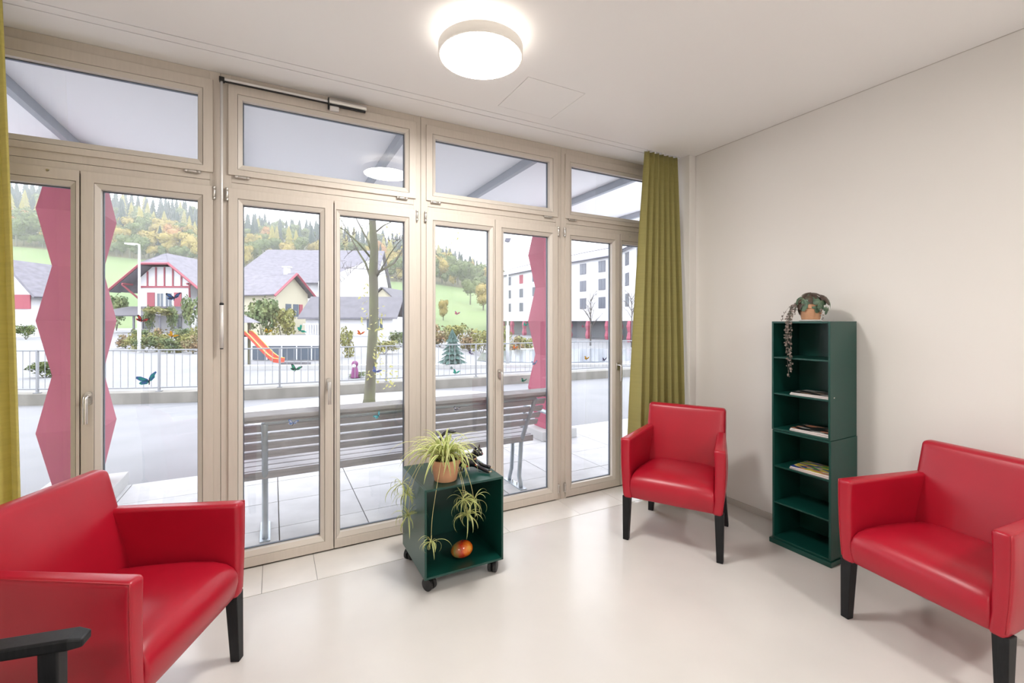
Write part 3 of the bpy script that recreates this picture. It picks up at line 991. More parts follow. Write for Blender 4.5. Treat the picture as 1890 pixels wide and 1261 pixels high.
# painted fruit ornament in the cart
fm = mat('painted_fruit', (.5, .1, .02), .22, coat=.4)
nt = fm.node_tree; N = nt.nodes; L = nt.links
tc = N.new('ShaderNodeTexCoord'); mpn = N.new('ShaderNodeMapping'); mpn.inputs['Location'].default_value = (-.018, .035, -.012)
gr = N.new('ShaderNodeVectorMath'); gr.operation = 'LENGTH'; nz = N.new('ShaderNodeTexNoise'); nz.inputs['Scale'].default_value = 45
ad = N.new('ShaderNodeMath'); ad.operation = 'MULTIPLY_ADD'; ad.inputs[1].default_value = .035
rp = N.new('ShaderNodeValToRGB')
for i, (p, c) in enumerate([(0, (.9, .62, .12)), (.022, (.85, .22, .02)), (.05, (.50, .03, .012)), (.068, (.42, .16, .03)), (.085, (.22, .24, .07))]):
    e = rp.color_ramp.elements[i] if i < 2 else rp.color_ramp.elements.new(.5)
    e.position = p * 10; e.color = (*c, 1)
sc_ = N.new('ShaderNodeMath'); sc_.operation = 'MULTIPLY'; sc_.inputs[1].default_value = 10
sb = N.new('ShaderNodeMath'); sb.operation = 'SUBTRACT'; sb.inputs[1].default_value = .17
L.new(tc.outputs['Object'], mpn.inputs[0]); L.new(mpn.outputs[0], gr.inputs[0]); L.new(tc.outputs['Object'], nz.inputs['Vector'])
L.new(nz.outputs['Fac'], ad.inputs[0]); L.new(gr.outputs['Value'], ad.inputs[2]); L.new(ad.outputs[0], sc_.inputs[0]); L.new(sc_.outputs[0], sb.inputs[0]); L.new(sb.outputs[0], rp.inputs[0])
L.new(rp.outputs[0], N['Principled BSDF'].inputs['Base Color'])
mb = MB()
n, m = 26, 16
vs = []
for j in range(m + 1):
    th = pi * j / m
    for k in range(n):
        a = 2 * pi * k / n
        r = 1 - .10 * max(0, cos(th)) ** 8
        x = .066 * sin(th) * cos(a); y = .048 * sin(th) * sin(a); z = .046 * cos(th) * r
        x *= 1 + .12 * (-x / .066) * .6
        vs.append((x, y, z))
fs = [(j * n + k, (j + 1) * n + k, (j + 1) * n + (k + 1) % n, j * n + (k + 1) % n) for j in range(m) for k in range(n)]
mb.add(vs, fs)
fr = empty('fruit_ornament', (.945, 2.375, z0 + .0585), .15, 'glossy red and yellow painted fruit ornament lying inside the trolley', 'ornament')
obj('fruit', mb, fm, fr, smooth=True)
mb = MB(); mb.tube([(0, 0, .040), (.003, 0, .047), (.006, .001, .052)], .0025, 6)
obj('stem', mb, M['soil'], fr, smooth=True)

# lying cat figurine with raised tail
cat = empty('cat_figurine', (1.0, 2.50, CTZ + .0006), label='black painted cat figurine with bright patches lying on the trolley', cat='figurine')
MC = mat('black_glaze', (.012, .012, .018), .2, coat=.5)
cat_m = mat('painted_patch_green', (.38, .48, .16), .25, coat=.4)
cat_b = mat('painted_patch_blue', (.25, .42, .52), .25, coat=.4)
cat_r = mat('painted_patch_red', (.65, .10, .06), .25, coat=.4)
cat_w = mat('painted_patch_white', (.75, .72, .65), .25, coat=.4)
cat_t = mat('painted_patch_tan', (.60, .38, .22), .25, coat=.4)


def skin(name, pts, edges, radii, mtl, parent, root=0, sub=2):
    me = bpy.data.meshes.new(name)
    me.from_pydata(pts, edges, [])
    o = bpy.data.objects.new(name, me); COL.objects.link(o); o.parent = parent
    me.materials.append(mtl)
    md = o.modifiers.new('skin', 'SKIN'); md.use_smooth_shade = True
    for i, sv in enumerate(me.skin_vertices[0].data):
        r = radii[i] if isinstance(radii[i], tuple) else (radii[i], radii[i])
        sv.radius = r; sv.use_root = (i == root)
    s = o.modifiers.new('sub', 'SUBSURF'); s.levels = sub; s.render_levels = sub
    return o


pts = [(-.105, .015, .040), (-.06, .01, .046), (0, 0, .045), (.030, -.02, .060), (.046, -.040, .082), (.060, -.056, .098),       # body, neck, head
       (.055, -.085, .028), (.085, -.135, .013), (.098, -.158, .012), (.075, -.03, .028), (.115, -.072, .016), (.135, -.098, .013),   # two front legs
       (-.135, .012, .055), (-.155, .005, .11), (-.150, 0, .17), (-.13, -.002, .218), (-.10, -.006, .236), (-.07, -.010, .228), (-.05, -.012, .222),   # tail
       (-.07, -.04, .022), (-.02, -.066, .016)]
edges = [(0, 1), (1, 2), (2, 3), (3, 4), (4, 5), (3, 6), (6, 7), (7, 8), (3, 9), (9, 10), (10, 11), (0, 12), (12, 13), (13, 14), (14, 15), (15, 16), (16, 17), (17, 18), (0, 19), (19, 20)]
rr = [.036, .041, .038, .030, .022, .018, .013, .0105, .0125, .013, .0105, .0125, .016, .0105, .0098, .0095, .0092, .0092, .0085, .020, .014]
skin('body', pts, edges, rr, MC, cat, 2)
HC = Vector((.064, -.062, .106))
mb = MB(); mb.ball(HC, (.030, .028, .027), 18, 12)
hd_ = obj('head', mb, MC, cat, smooth=True)
mb = MB(); mb.ball(HC + Vector((.014, -.020, -.008)), (.014, .014, .011), 12, 8)
obj('muzzle', mb, MC, hd_, smooth=True)
for dx, dy in ((-.016, -.012), (.016, .012)):
    b0 = HC + Vector((dx, dy, .016))
    mb = MB(); mb.add([b0 + Vector((-.010, -.006, 0)), b0 + Vector((.010, .006, 0)), b0 + Vector((-.005, .011, 0)), b0 + Vector((dx * .35, dy * .35, .027))], [(0, 1, 2), (0, 1, 3), (1, 2, 3), (2, 0, 3)])
    obj('ear', mb, MC, hd_, bevel=.001)
for p, mt in ((HC + Vector((.008, -.0265, .004)), cat_w), (HC + Vector((.024, -.0155, .004)), cat_w)):
    mb = MB(); mb.ball(p, (.0045, .0035, .0035), 10, 6)
    obj('eye', mb, mt, hd_, smooth=True)
mb = MB(); mb.ball(HC + Vector((.0195, -.0305, -.006)), .0028, 8, 6); obj('nose', mb, cat_r, hd_, smooth=True)
for p, r, mt in (((.002, -.034, .055), (.022, .010, .017), cat_b), ((-.008, -.040, .030), (.024, .012, .016), cat_m), ((.006, -.049, .027), (.008, .005, .007), cat_r), ((.048, -.052, .066), (.017, .012, .010), cat_t),
                 ((-.05, -.030, .055), (.020, .010, .020), cat_w), ((-.09, -.022, .045), (.016, .010, .016), cat_t), ((.050, -.083, .036), (.010, .008, .006), cat_r), ((.030, -.030, .083), (.012, .010, .010), cat_w)):
    mb = MB(); mb.ball(p, r, 12, 8)
    obj('painted_patch', mb, mt, cat, smooth=True)
for c0 in ((.098, -.160, .013), (.136, -.101, .014)):
    for k in (-1, 0, 1):
        mb = MB(); mb.ball((c0[0] + k * .006, c0[1] - .009 + abs(k) * .002, c0[2] + .002), (.0035, .0035, .0045), 8, 6)
        obj('toe', mb, cat_t if k else cat_w, cat, smooth=True)

# ------------------------------------------------------------------ outdoors: terrace
mb = MB(); mb.box(-9, 14, 3.10, 5.02, -.20, -.03)
terr = obj('terrace', mb, M['joint'], kind='structure', label='terrace of square pale concrete slabs outside the windows')
me_p = {}
ys = [3.06, 3.50, 4.005, 4.51, 5.02]
for i in range(-9, 14):
    for j in range(4):
        x0 = .04 + .56 * i
        w_, d_ = .553, ys[j + 1] - ys[j] - .007
        if j not in me_p:
            mb = MB(); mb.box(0, w_, 0, d_, -.05, 0)
            me_p[j] = mb.mesh('slab'); me_p[j].materials.append(M['paver'])
        obj('slab', me_p[j], None, terr, loc=(x0 + .002, ys[j] + .0025, random.uniform(-.0015, .0005)))
mb = MB(); mb.box(-30, 40, 5.025, 12.5, -.25, -.012)
obj('road', mb, M['asphalt'], kind='structure', label='pale grey asphalt lane outside the terrace')
mb = MB(); mb.lathe([(1.55, -.011), (1.5, -.004), (0.01, .004)], 40)
o = obj('tree_bed', mb, M['gravel'], loc=(1.55, 8.0, 0), kind='structure', label='round gravel bed at the foot of the near tree'); o.scale = (1.5, .8, 1)

# canopy with steel beams above the terrace
cn = empty('canopy', (0, 3.1, 2.76), label='white canopy roof with grey steel beams over the terrace', cat='canopy')
for i in range(-3, 8):
    x0 = -1.36 + 1.1025 * i
    mb = MB(); mb.box(x0 + .004, x0 + 1.0985, 0, 2.10, .07, .10)
    obj('roof_panel', mb, M['canopy'], cn)
    mb = MB(); mb.box(x0 - .022, x0 + .022, 0, 2.10, 0, .069)
    obj('beam', mb, M['beam'], cn)
mb = MB(); mb.box(-4.7, 7.5, 2.10, 2.16, -.02, .14)
obj('fascia', mb, M['beam'], cn)
mb = MB(); mb.box(-6, 8, 3.092, 3.25, 2.87, 6.0)
obj('wall_upper', mb, M['whitewall'], kind='structure', label='white outer wall above the windows')


def zig_column(xc, yc, label):
    t = empty('faceted_column', (xc, yc, 0), label=label, cat='column', group='faceted red columns')
    mb = MB(); mb.box(-.245, .25, -.26, .27, 0, .112)
    obj('footing', mb, M['concl'], t, bevel=.006)
    P, aw, an = .833, .187, .119
    zs = [(.113, None)]
    lv = []
    k = -4
    while True:
        z = 1.425 + k * P / 2
        a = aw if k % 2 == 0 else an
        if z > 2.74: break
        if z > .113: lv.append((z, a))
        k += 1
    f = lambda z: an + (aw - an) * abs(((z - 1.425 - P / 2) / (P / 2)) % 2 - 0 if ((z - 1.425 - P / 2) / (P / 2)) % 2 <= 1 else 2 - ((z - 1.425 - P / 2) / (P / 2)) % 2)
    lv = [(.113, f(.113))] + lv + [(2.74, f(2.74))]
    for (za, a), (zb, b) in zip(lv[:-1], lv[1:]):
        mb = MB()
        mb.hexa([(-a, -a, za), (a, -a, za), (a, a, za), (-a, a, za)], [(-b, -b, zb), (b, -b, zb), (b, b, zb), (-b, b, zb)])
        obj('facet_block', mb, M['colred'], t)
    mb = MB(); mb.box(-.06, .06, -.06, .06, 2.7405, 2.7595)
    obj('head_plate', mb, M['galv'], t)


zig_column(-1.36, 4.77, 'zigzag faceted red column standing on the terrace behind the first window')
zig_column(3.05, 4.77, 'zigzag faceted red column standing behind the right end of the bench')

# bench, seen from behind
bn = empty('bench', (.91, 3.4, 0), label='long bench of grey weathered slats on galvanised tubes outside the windows', cat='bench')
xl, xr = -1.24, 1.06


def slat(a, b, x0=xl, x1=xr, th=.028):
    """slat between two (y, z) edges with thickness"""
    (ya, za), (yb, zb) = a, b
    d = Vector((0, yb - ya, zb - za)).normalized(); n = Vector((0, -d.z, d.y)) * th
    mb = MB()
    c = [Vector((0, ya, za)), Vector((0, yb, zb)), Vector((0, yb, zb)) + n, Vector((0, ya, za)) + n]
    mb.add([(x0, p.y, p.z) for p in c] + [(x1, p.y, p.z) for p in c], [(0, 1, 2, 3), (7, 6, 5, 4), (0, 4, 5, 1), (1, 5, 6, 2), (2, 6, 7, 3), (3, 7, 4, 0)])
    obj('slat', mb, M['slat'], bn, bevel=.004)


by = lambda z: -.29 + (.83 - z) * .62       # back plane
for z0_, z1_ in ((.752, .796), (.688, .732), (.624, .668), (.560, .604)):
    slat((by(z1_), z1_), (by(z0_), z0_), th=-.016)
slat((-.345, .832), (-.275, .852), xl - .02, xr + .08)
slat((-.283, .812), (-.283, .848), xl - .02, xr + .08)
for i in range(5):
    y0_ = -.045 + i * .088
    slat((y0_ + .076, .452 + .008 * i + .006), (y0_, .452 + .008 * i), xl, xr)
slat((-.052, .40), (-.052, .45), xl, xr)
for xf in (-.955, .955):
    mb = MB(); mb.tube([(xf, -.05, 0), (xf, -.045, .04), (xf, -.02, .10), (xf, -.055, .40), (xf, -.16, .60), (xf, by(.8) - .02, .80)], .019, 10)
    obj('rear_leg', mb, M['galv'], bn, smooth=True)
    mb = MB(); mb.tube([(xf, .16, 0), (xf, .155, .04), (xf, .12, .12), (xf, .10, .30), (xf, .10, .435)], .017, 10)
    obj('front_leg', mb, M['galv'], bn, smooth=True)
    mb = MB(); mb.box(xf - .015, xf + .015, -.06, .37, .425, .447)
    obj('seat_bearer', mb, M['galv'], bn)
    mb = MB(); mb.box(xf - .03, xf + .03, -.10, .22, 0, .008)
    obj('foot_plate', mb, M['galv'], bn)
    for yy in (.02, .10):
        mb = MB(); mb.lathe([(.006, .008), (.006, .03), (.004, .035)], 8, c=(xf, yy, 0))
        obj('bolt', mb, M['steel'], bn)
mb = MB(); mb.tube([(-.955, by(.80) - .022, .806), (.955, by(.80) - .022, .806)], .014, 8)
obj('cross_rail', mb, M['galv'], bn)
for xa in (xl - .03, xr + .09):
    mb = MB(); mb.tube([(xa, -.225, .635), (xa, -.20, .645), (xa, .20, .645), (xa, .24, .62), (xa, .24, .45), (xa - (.1 if xa > 0 else -.1), .24, .44)], .018, 10)
    obj('armrest', mb, M['galv'], bn, smooth=True)

# kerb wall with a railing
PATH = [(-9.0, 13.4), (-6.0, 11.9), (-3.70, 10.62), (-2.2, 9.98), (-.72, 9.52), (.89, 9.32), (4.0, 9.12), (7.6, 8.88), (13.0, 8.55)]


def along(d):
    for (a, b) in zip(PATH[:-1], PATH[1:]):
        l = math.dist(a, b)
        if d <= l or b == PATH[-1]:
            t = d / l
            return (a[0] + (b[0] - a[0]) * t, a[1] + (b[1] - a[1]) * t), math.atan2(b[1] - a[1], b[0] - a[0])
        d -= l


TOT = sum(math.dist(a, b) for a, b in zip(PATH[:-1], PATH[1:]))
kw = empty('kerb_wall', (0, 9.4, 0), kind='structure', label='low stained concrete wall along the far side of the lane')
for i, (a, b) in enumerate(zip(PATH[:-1], PATH[1:])):
    mb = MB()
    mb.hexa([(a[0], a[1], -.2), (b[0], b[1], -.2), (b[0], b[1] + .34, -.2), (a[0], a[1] + .34, -.2)],
            [(a[0], a[1], .178), (b[0], b[1], .178), (b[0], b[1] + .34, .178), (a[0], a[1] + .34, .178)])
    o = obj('wall_section', mb, M['conc'], kw); o.location = (0, -9.4, 0)
fe = empty('railing', (0, 9.55, .18), label='grey steel railing with thin upright bars on the low wall', cat='railing')
bar = MB(); bar.lathe([(.0055, .07), (.0055, .735)], 6); bar = bar.mesh('bar'); bar.materials.append(M['fence'])
pst = MB(); pst.box(-.016, .016, -.016, .016, 0, .745); pst.box(-.04, .04, -.04, .04, 0, .012); pst = pst.mesh('post'); pst.materials.append(M['fence'])
d = 2.2; k = 0
while d < TOT - 2.0:
    (x, y), an = along(d)
    if k % 16 == 0:
        obj('post', pst, None, fe, loc=(x, y + .14 - 9.55, 0), rot=(0, 0, an))
    else:
        obj('bar', bar, None, fe, loc=(x, y + .14 - 9.55, 0))
    d += .122; k += 1
for zr_, nm in ((.735, 'top_rail'), (.07, 'bottom_rail')):
    mb = MB(); pp = [along(2.2 + (TOT - 4.2) * i / 60)[0] for i in range(61)]
    mb.tube([(x, y + .14 - 9.55, zr_) for x, y in pp], .014, 6)
    obj(nm, mb, M['fence'], fe)


# ------------------------------------------------------------------ ground beyond, hill
def smooth(a, b, t):
    t = max(0, min(1, (t - a) / (b - a))); return t * t * (3 - 2 * t)


TAB = [(-600, 425, 300), (-200, 440, 325), (30, 455, 342), (200, 473, 360), (370, 490, 385), (450, 497, 402), (600, 508, 420), (690, 518, 432), (805, 525, 458), (880, 535, 494), (905, 540, 508), (1000, 560, 556), (1200, 578, 576), (1900, 585, 585)]


def tab(px, k):
    for a, b in zip(TAB[:-1], TAB[1:]):
        if px <= b[0]:
            t = (px - a[0]) / (b[0] - a[0]); t = max(0, min(1, t))
            return a[k] + (b[k] - a[k]) * t
    return TAB[-1][k]


ZM0, ZM1, ZF = 95., 190., 330.


def terrain(px, Z):
    base = -1.25 * smooth(720, 930, px) * smooth(12, 34, Z)
    if Z <= ZM0: return base
    zm = height_at(tab(px, 1), ZM1)
    if Z <= ZM1:
        t = (Z - ZM0) / (ZM1 - ZM0); return base * (1 - t) + zm * (.65 * t + .35 * t * t)
    zf = height_at(tab(px, 2) + 26, ZF)
    zf = max(zf, zm)
    if Z <= ZF:
        t = (Z - ZM1) / (ZF - ZM1); return zm + (zf - zm) * t
    return zf - (Z - ZF) * .12


mb = MB()
pxs = [-600 + 50 * i for i in range(51)]
zz = [9.2, 10, 12, 14, 17, 20, 24, 28, 32, 40, 50, 60, 70, 80, 90, 95]
rows = []
for Z in zz:
    rows.append([(*spot(p, Z), terrain(p, Z) - .02) for p in pxs])
vs = [p for r in rows for p in r]; w = len(pxs)
mb.add(vs, [(j * w + i, j * w + i + 1, (j + 1) * w + i + 1, (j + 1) * w + i) for j in range(len(zz) - 1) for i in range(w - 1)])
obj('ground', mb, M['asphalt'], kind='structure', smooth=True, label='pale paved square beyond the railing')
for nm, zz, mt, lb in (('meadow', [94.5, 105, 120, 135, 150, 165, 180, 190], M['grass'], 'green meadow slope below the forest'), ('forest_slope', [190, 210, 230, 250, 270, 290, 310, 330, 380, 450], M['forestfloor'], 'hillside under the forest trees')):
    mb = MB()
    vs = [(*spot(p, Z), terrain(p, Z) - .02) for Z in zz for p in pxs]
    mb.add(vs, [(j * w + i, j * w + i + 1, (j + 1) * w + i + 1, (j + 1) * w + i) for j in range(len(zz) - 1) for i in range(w - 1)])
    obj(nm, mb, mt, kind='structure', smooth=True, label=lb)


def place(px, Z):
    x, y = spot(px, Z); return (x, y, terrain(px, Z) - .05)


# forest trees
def conifer(seed, mt, h=1.0, r=.17, tiers=8, name='conifer'):
    R = random.Random(seed); mb = MB()
    mb.lathe([(.02, 0), (.012, .9)], 5, mi=1)
    n = 9
    for t in range(tiers):
        z0 = .06 + .94 * t / tiers; z1 = min(1, z0 + .94 / tiers * 1.9)
        rr_ = r * (1 - t / tiers) ** .85 + .012
        vs = [(0, 0, z1)]
        a0 = R.uniform(0, 1)
        for k in range(2 * n):
            q = rr_ * (R.uniform(.85, 1.12) if k % 2 == 0 else R.uniform(.5, .65))
            a = a0 + pi * k / n
            vs.append((q * cos(a), q * sin(a), z0 - (.025 if k % 2 == 0 else 0) + R.uniform(-.008, .008)))
        mb.add(vs, [(0, 1 + k, 1 + (k + 1) % (2 * n)) for k in range(2 * n)] + [tuple(range(2 * n, 0, -1))])
    me = mb.mesh(name); me.materials.append(mt); me.materials.append(M['bark'])
    return me


def leafy(seed, mt, n_bl=7, name='leafy', tall=1.0, cards=420, cs=.05):
    """rounded crown: blobs of small leaf facets on a trunk, unit height"""
    R = random.Random(seed); mb = MB()
    mb.tube([(0, 0, 0), (.01, 0, .3), (0, .01, .55)], [.028, .022, .012], 6, mi=1)
    bl = [(Vector((0, 0, .62)), .27)]
    for _ in range(n_bl):
        a = R.uniform(0, 6.28); q = R.uniform(.08, .24)
        bl.append((Vector((q * cos(a), q * sin(a), R.uniform(.36, .84))), R.uniform(.12, .19)))
    for c, r in bl:
        mb.ball(c, (r * .80, r * .80, r * .78 * tall), 9, 6)
        for _ in range(cards // len(bl)):
            u = R.uniform(-1, 1); a = R.uniform(0, 6.28); s_ = math.sqrt(1 - u * u)
            nrm = Vector((s_ * cos(a), s_ * sin(a), u))
            p = c + nrm * r * R.uniform(.85, 1.12)
            t1 = nrm.orthogonal().normalized(); t1.rotate(Matrix.Rotation(R.uniform(0, 6.28), 3, nrm)); t2 = nrm.cross(t1)
            tl = nrm * R.uniform(-.6, .6)
            k = cs * R.uniform(.6, 1.2)
            mb.add([p - t1 * k, p + t2 * k * .7 + tl * k, p + t1 * k, p - t2 * k * .7 - tl * k], [(0, 1, 2, 3)])
    me = mb.mesh(name); me.materials.append(mt); me.materials.append(M['bark'])
    return me


CON = [conifer(i, M['spruce'], r=.15 + .02 * i) for i in range(3)]
LAR = [conifer(10 + i, M['larch'], r=.19 + .02 * i) for i in range(2)]
DEC = {'g': [leafy(i, M['decg'], cards=1100, cs=.036) for i in range(3)], 'y': [leafy(5 + i, M['decy'], cards=1100, cs=.036) for i in range(2)], 'o': [leafy(8, M['deco'], cards=1100, cs=.036)]}
RF = random.Random(5)
LBL = {'s': ('spruce_tree', 'dark spruce among the trees on the wooded hill'), 'l': ('larch_tree', 'pointed yellow larch among the trees on the wooded hill'),
       'g': ('leafy_tree', 'rounded green tree in the lower part of the hill forest'), 'y': ('leafy_tree', 'rounded yellow tree in the lower part of the hill forest'), 'o': ('leafy_tree', 'rounded orange tree in the lower part of the hill forest')}


def forest_tree(px, Z, kind, hgt):
    me = RF.choice(CON if kind == 's' else LAR if kind == 'l' else DEC[kind])
    nm, lb = LBL[kind]
    o = obj(nm, me, None, loc=place(px, Z), rot=(0, 0, RF.uniform(0, 6.28)), label=lb, cat='tree', group='trees of the hill forest')
    s_ = hgt; o.scale = (s_ * RF.uniform(.9, 1.15), s_ * RF.uniform(.9, 1.15), s_)


OPEN = [(18, 140), (186, 380), (438, 606), (618, 756), (800, 912)]
cnt = 0
rows_f = [(192.5, 17, 'b'), (196, 20, 'd'), (208, 24, 'd'), (222, 24, 'd'), (238, 22, 'm'), (256, 20, 'm'), (274, 17, 'c'), (293, 14, 'c'), (312, 13, 'c'), (329, 13, 'c')]
for Z, step, typ in rows_f:
    for (o0, o1) in OPEN:
        p = o0 - RF.uniform(0, step)
        while p < o1 + 4:
            q = p + RF.uniform(-4, 4)
            # foreground roofs hide the lower rows here
            hid = (470 < q < 606 and Z < 214) or (618 < q < 690 and Z < 214)
            slope_end = q > 885 and Z > 240
            if not hid and not slope_end:
                u = RF.random()
                if typ == 'd': kd = 'g' if u < .48 else 'y' if u < .82 else 'o' if u < .92 else 's'
                elif typ == 'm': kd = 'g' if u < .30 else 'y' if u < .45 else 'l' if u < .72 else 'o' if u < .78 else 's'
                elif typ == 'b': kd = 'g' if u < .7 else 'y'
                else: kd = 's' if u < .80 else 'l' if u < .92 else 'g'
                h_ = RF.uniform(10, 13.5) if kd in 'gyo' else RF.uniform(12.5, 17)
                if typ == 'b': h_ = RF.uniform(5.5, 7.5)
                forest_tree(q, Z + (RF.uniform(-6, 6) if typ != 'b' else RF.uniform(-1, 1)), kd, h_); cnt += 1
            p += step * RF.uniform(.85, 1.15)
print('forest trees', cnt)


# ------------------------------------------------------------------ buildings (frames turned to the viewing direction)
def site(name, px, Z, turn=0, label=None, cat='building', base=None):
    x, y, z = place(px, Z)
    return empty(name, (x, y, z if base is None else base), -YAW + turn, label, cat)


def quad_slab(name, mtl, parent, P, th, smooth=False):
    """thick four-sided slab: P four corner points, thickness along the normal"""
    P = [Vector(p) for p in P]
    n = (P[1] - P[0]).cross(P[3] - P[0]).normalized() * th
    mb = MB(); mb.hexa([tuple(p) for p in P], [tuple(p + n) for p in P])
    return obj(name, mb, mtl, parent)


def poly_slab(name, mtl, parent, P, th):
    P = [Vector(p) for p in P]
    n = (P[1] - P[0]).cross(P[2] - P[0]).normalized() * th
    mb = MB(); mb.hexa([tuple(p) for p in P], [tuple(p + n) for p in P])
    return obj(name, mb, mtl, parent)


def bar_between(name, mtl, parent, a, b, w, d):
    a, b = Vector(a), Vector(b)
    mb = MB(); mb.tube([a, b], w, 4)
    return obj(name, mb, mtl, parent)


def win(parent, x, z, w, h, y=-.03, frame=None, panes=2):
    f = MB(); f.ring(x - w / 2, x + w / 2, z - h / 2, z + h / 2, .07, y - .05, y + .02)
    f.box(x - .03, x + .03, y - .05, y + .02, z - h / 2 + .07, z + h / 2 - .07)
    o = obj('window', f, frame or M['whitewall'], parent)
    for sx in (-1, 1):
        g = MB(); g.box(x + (.03 if sx > 0 else -w / 2 + .07), x + (w / 2 - .07 if sx > 0 else -.03), y - .01, y, z - h / 2 + .07, z + h / 2 - .07)
        obj('pane', g, M['pane'], o)
    return o


# chalet with red timber gable
hA = site('chalet', 284.9, 57, 0, 'white chalet with red timber gable and shutters under a grey roof')
yw = 1.7
hwid = 3.4
mb = MB()
poly = [(-hwid, 0), (hwid, 0), (hwid, 7.0), (1.6, 8.6), (-1.6, 8.6), (-hwid, 7.0)]
mb.hexa([(x, yw, z) for x, z in poly], [(x, yw + 10, z) for x, z in poly])
obj('wall', mb, M['whitewall'], hA)
E0, T0 = (5.97, 5.3), (1.7, 8.86)
for sg in (-1, 1):
    PP_ = [(sg * E0[0], 0, E0[1]), (sg * E0[0], 13, E0[1]), (0, 13, 10.28), (0, 1.9, 10.28), (sg * 1.7, 0, 8.86)]
    poly_slab('roof_slope', M['roof'], hA, PP_ if sg > 0 else PP_[::-1], .16)
    bar_between('barge_board', M['timber'], hA, (sg * E0[0], -.05, E0[1]), (sg * T0[0], -.05, T0[1]), .16, .1)
    # soffit strip under the overhang
    quad_slab('soffit', M['eave'], hA, [(sg * 5.8, .05, 5.22), (sg * 5.8, 1.69, 5.22), (sg * 1.7, 1.69, 8.65), (sg * 1.7, .05, 8.65)], .05)
    bar_between('bracket', M['timber'], hA, (sg * 3.3, 1.65, 4.4), (sg * 4.3, .2, 6.2), .12, .1)
    bar_between('purlin', M['timber'], hA, (sg * 4.1, 1.6, 6.25), (sg * 4.1, .0, 6.25), .13, .1)
    mb = MB(); mb.box(sg * 1.75 - .48, sg * 1.75 + .48, yw - .10, yw - .02, 3.25, 5.25)
    obj('shutter', mb, M['shutter'], hA)
mb = MB(); mb.add([(-1.7, 0, 8.86), (1.7, 0, 8.86), (0, 1.9, 10.34), (-1.7, .15, 8.75), (1.7, .15, 8.75), (0, 2.0, 10.2)], [(0, 1, 2), (5, 4, 3), (0, 3, 4, 1), (1, 4, 5, 2), (2, 5, 3, 0)])
obj('half_hip', mb, M['roof'], hA)
bar_between('eave_board', M['timber'], hA, (-1.75, -.05, 8.80), (1.75, -.05, 8.80), .15, .1)
mb = MB(); mb.box(-3.3, 3.3, yw - .12, yw - .01, 5.85, 6.1)
obj('tie_beam', mb, M['timber'], hA)
for x in (-2.2, -1.1, 0, 1.1, 2.2):
    mb = MB(); mb.box(x - .09, x + .09, yw - .10, yw - .01, 6.1, 8.0 if abs(x) > 2 else 8.55)
    obj('timber_post', mb, M['timber'], hA)
for x in (-.55, .55):
    win(hA, x, 4.25, .95, 1.9, yw)
quad_slab('porch_roof', M['roofd'], hA, [(-7.4, -2.2, 2.1), (4.4, -2.2, 2.1), (4.4, 1.68, 3.3), (-4.5, 1.68, 3.3)], .14)
for x in (-7.0, -4.0, -1.0, 2.2, 4.2):
    mb = MB(); mb.box(x - .09, x + .09, -2.0, -1.82, 0, 2.12)
    obj('porch_post', mb, M['eave'], hA)
for x in (-2.2, 1.6):
    win(hA, x, 1.3, 1.3, 1.6, yw, M['eave'])

# small house with cross gable right of the chalet
hB = site('gabled_house', 548, 50, rad(-16.5), 'cream house with pink barge boards behind the big green shrub')
mb = MB(); poly = [(-2.5, 0), (2.5, 0), (2.5, 4.6), (0, 6.55), (-2.5, 4.6)]
mb.hexa([(-9, y, z) for y, z in poly], [(-.7, y, z) for y, z in poly])
obj('wall', mb, M['cream'], hB)
for sg in (-1, 1):
    P = [(-9.3, sg * 3.1, 4.2), (0, sg * 3.1, 4.2), (0, 0, 6.75), (-9.3, 0, 6.75)]
    if sg > 0: P = [P[1], P[0], P[3], P[2]]
    quad_slab('roof_slope', M['roof'], hB, P, .14)
    bar_between('barge_board', M['timber'], hB, (.03, sg * 3.15, 4.15), (.03, 0, 6.75), .15, .1)
mb = MB(); mb.box(-1.6, -1.1, -.25, .25, 6.4, 7.5)
obj('chimney', mb, M['whitewall'], hB)
mb = MB(); mb.box(-1.72, -.98, -.37, .37, 7.5, 7.62)
obj('chimney_cap', mb, M['whitewall'], hB)
for y in (-.5, .6):
    mb = MB(); mb.box(-.72, -.66, y - .4, y + .4, 2.0, 3.4)
    obj('pane', mb, M['pane'], hB)
mb = MB(); mb.box(-.72, -.62, 1.1, 1.6, 2.0, 3.4)
obj('shutter', mb, M['shutter'], hB)

# large hall roof behind
hC = site('hall', 447, 84, rad(4), 'large hall with a broad lavender grey roof behind the small houses')
mb = MB(); mb.box(-1.5, 23.9, 1.5, 14, 0, 9.4)
obj('wall', mb, M['whitewall'], hC)
quad_slab('roof_slope', M['roof'], hC, [(-3.0, 0, 8.6), (24.5, 0, 8.6), (24.5, 7.6, 15.9), (1.2, 7.6, 15.9)], .25)
quad_slab('roof_slope', M['roof'], hC, [(24.5, 15.2, 8.6), (-3.0, 15.2, 8.6), (1.2, 7.6, 15.9), (24.5, 7.6, 15.9)], .25)
mb = MB(); mb.add([(-3, 0, 8.7), (-3, 15.2, 8.7), (1.2, 7.6, 16.1)], [(0, 1, 2)])
mb.add([(-2.9, .2, 8.6), (-2.9, 15, 8.6), (1.3, 7.6, 16.0)], [(0, 1, 2)])
obj('hip', mb, M['roof'], hC)
quad_slab('cross_gable', M['whitewall'], hC, [(14, -.3, 0), (23.8, -.3, 0), (23.8, -.3, 13.2), (14, -.3, 9.0)], .3)
mb = MB(); poly = [(1.5, 9.4), (14, 9.4), (7.6, 15.5)]
mb.hexa([(23.4, y, z) for y, z in poly], [(23.9, y, z) for y, z in poly])
obj('gable_wall', mb, M['whitewall'], hC)

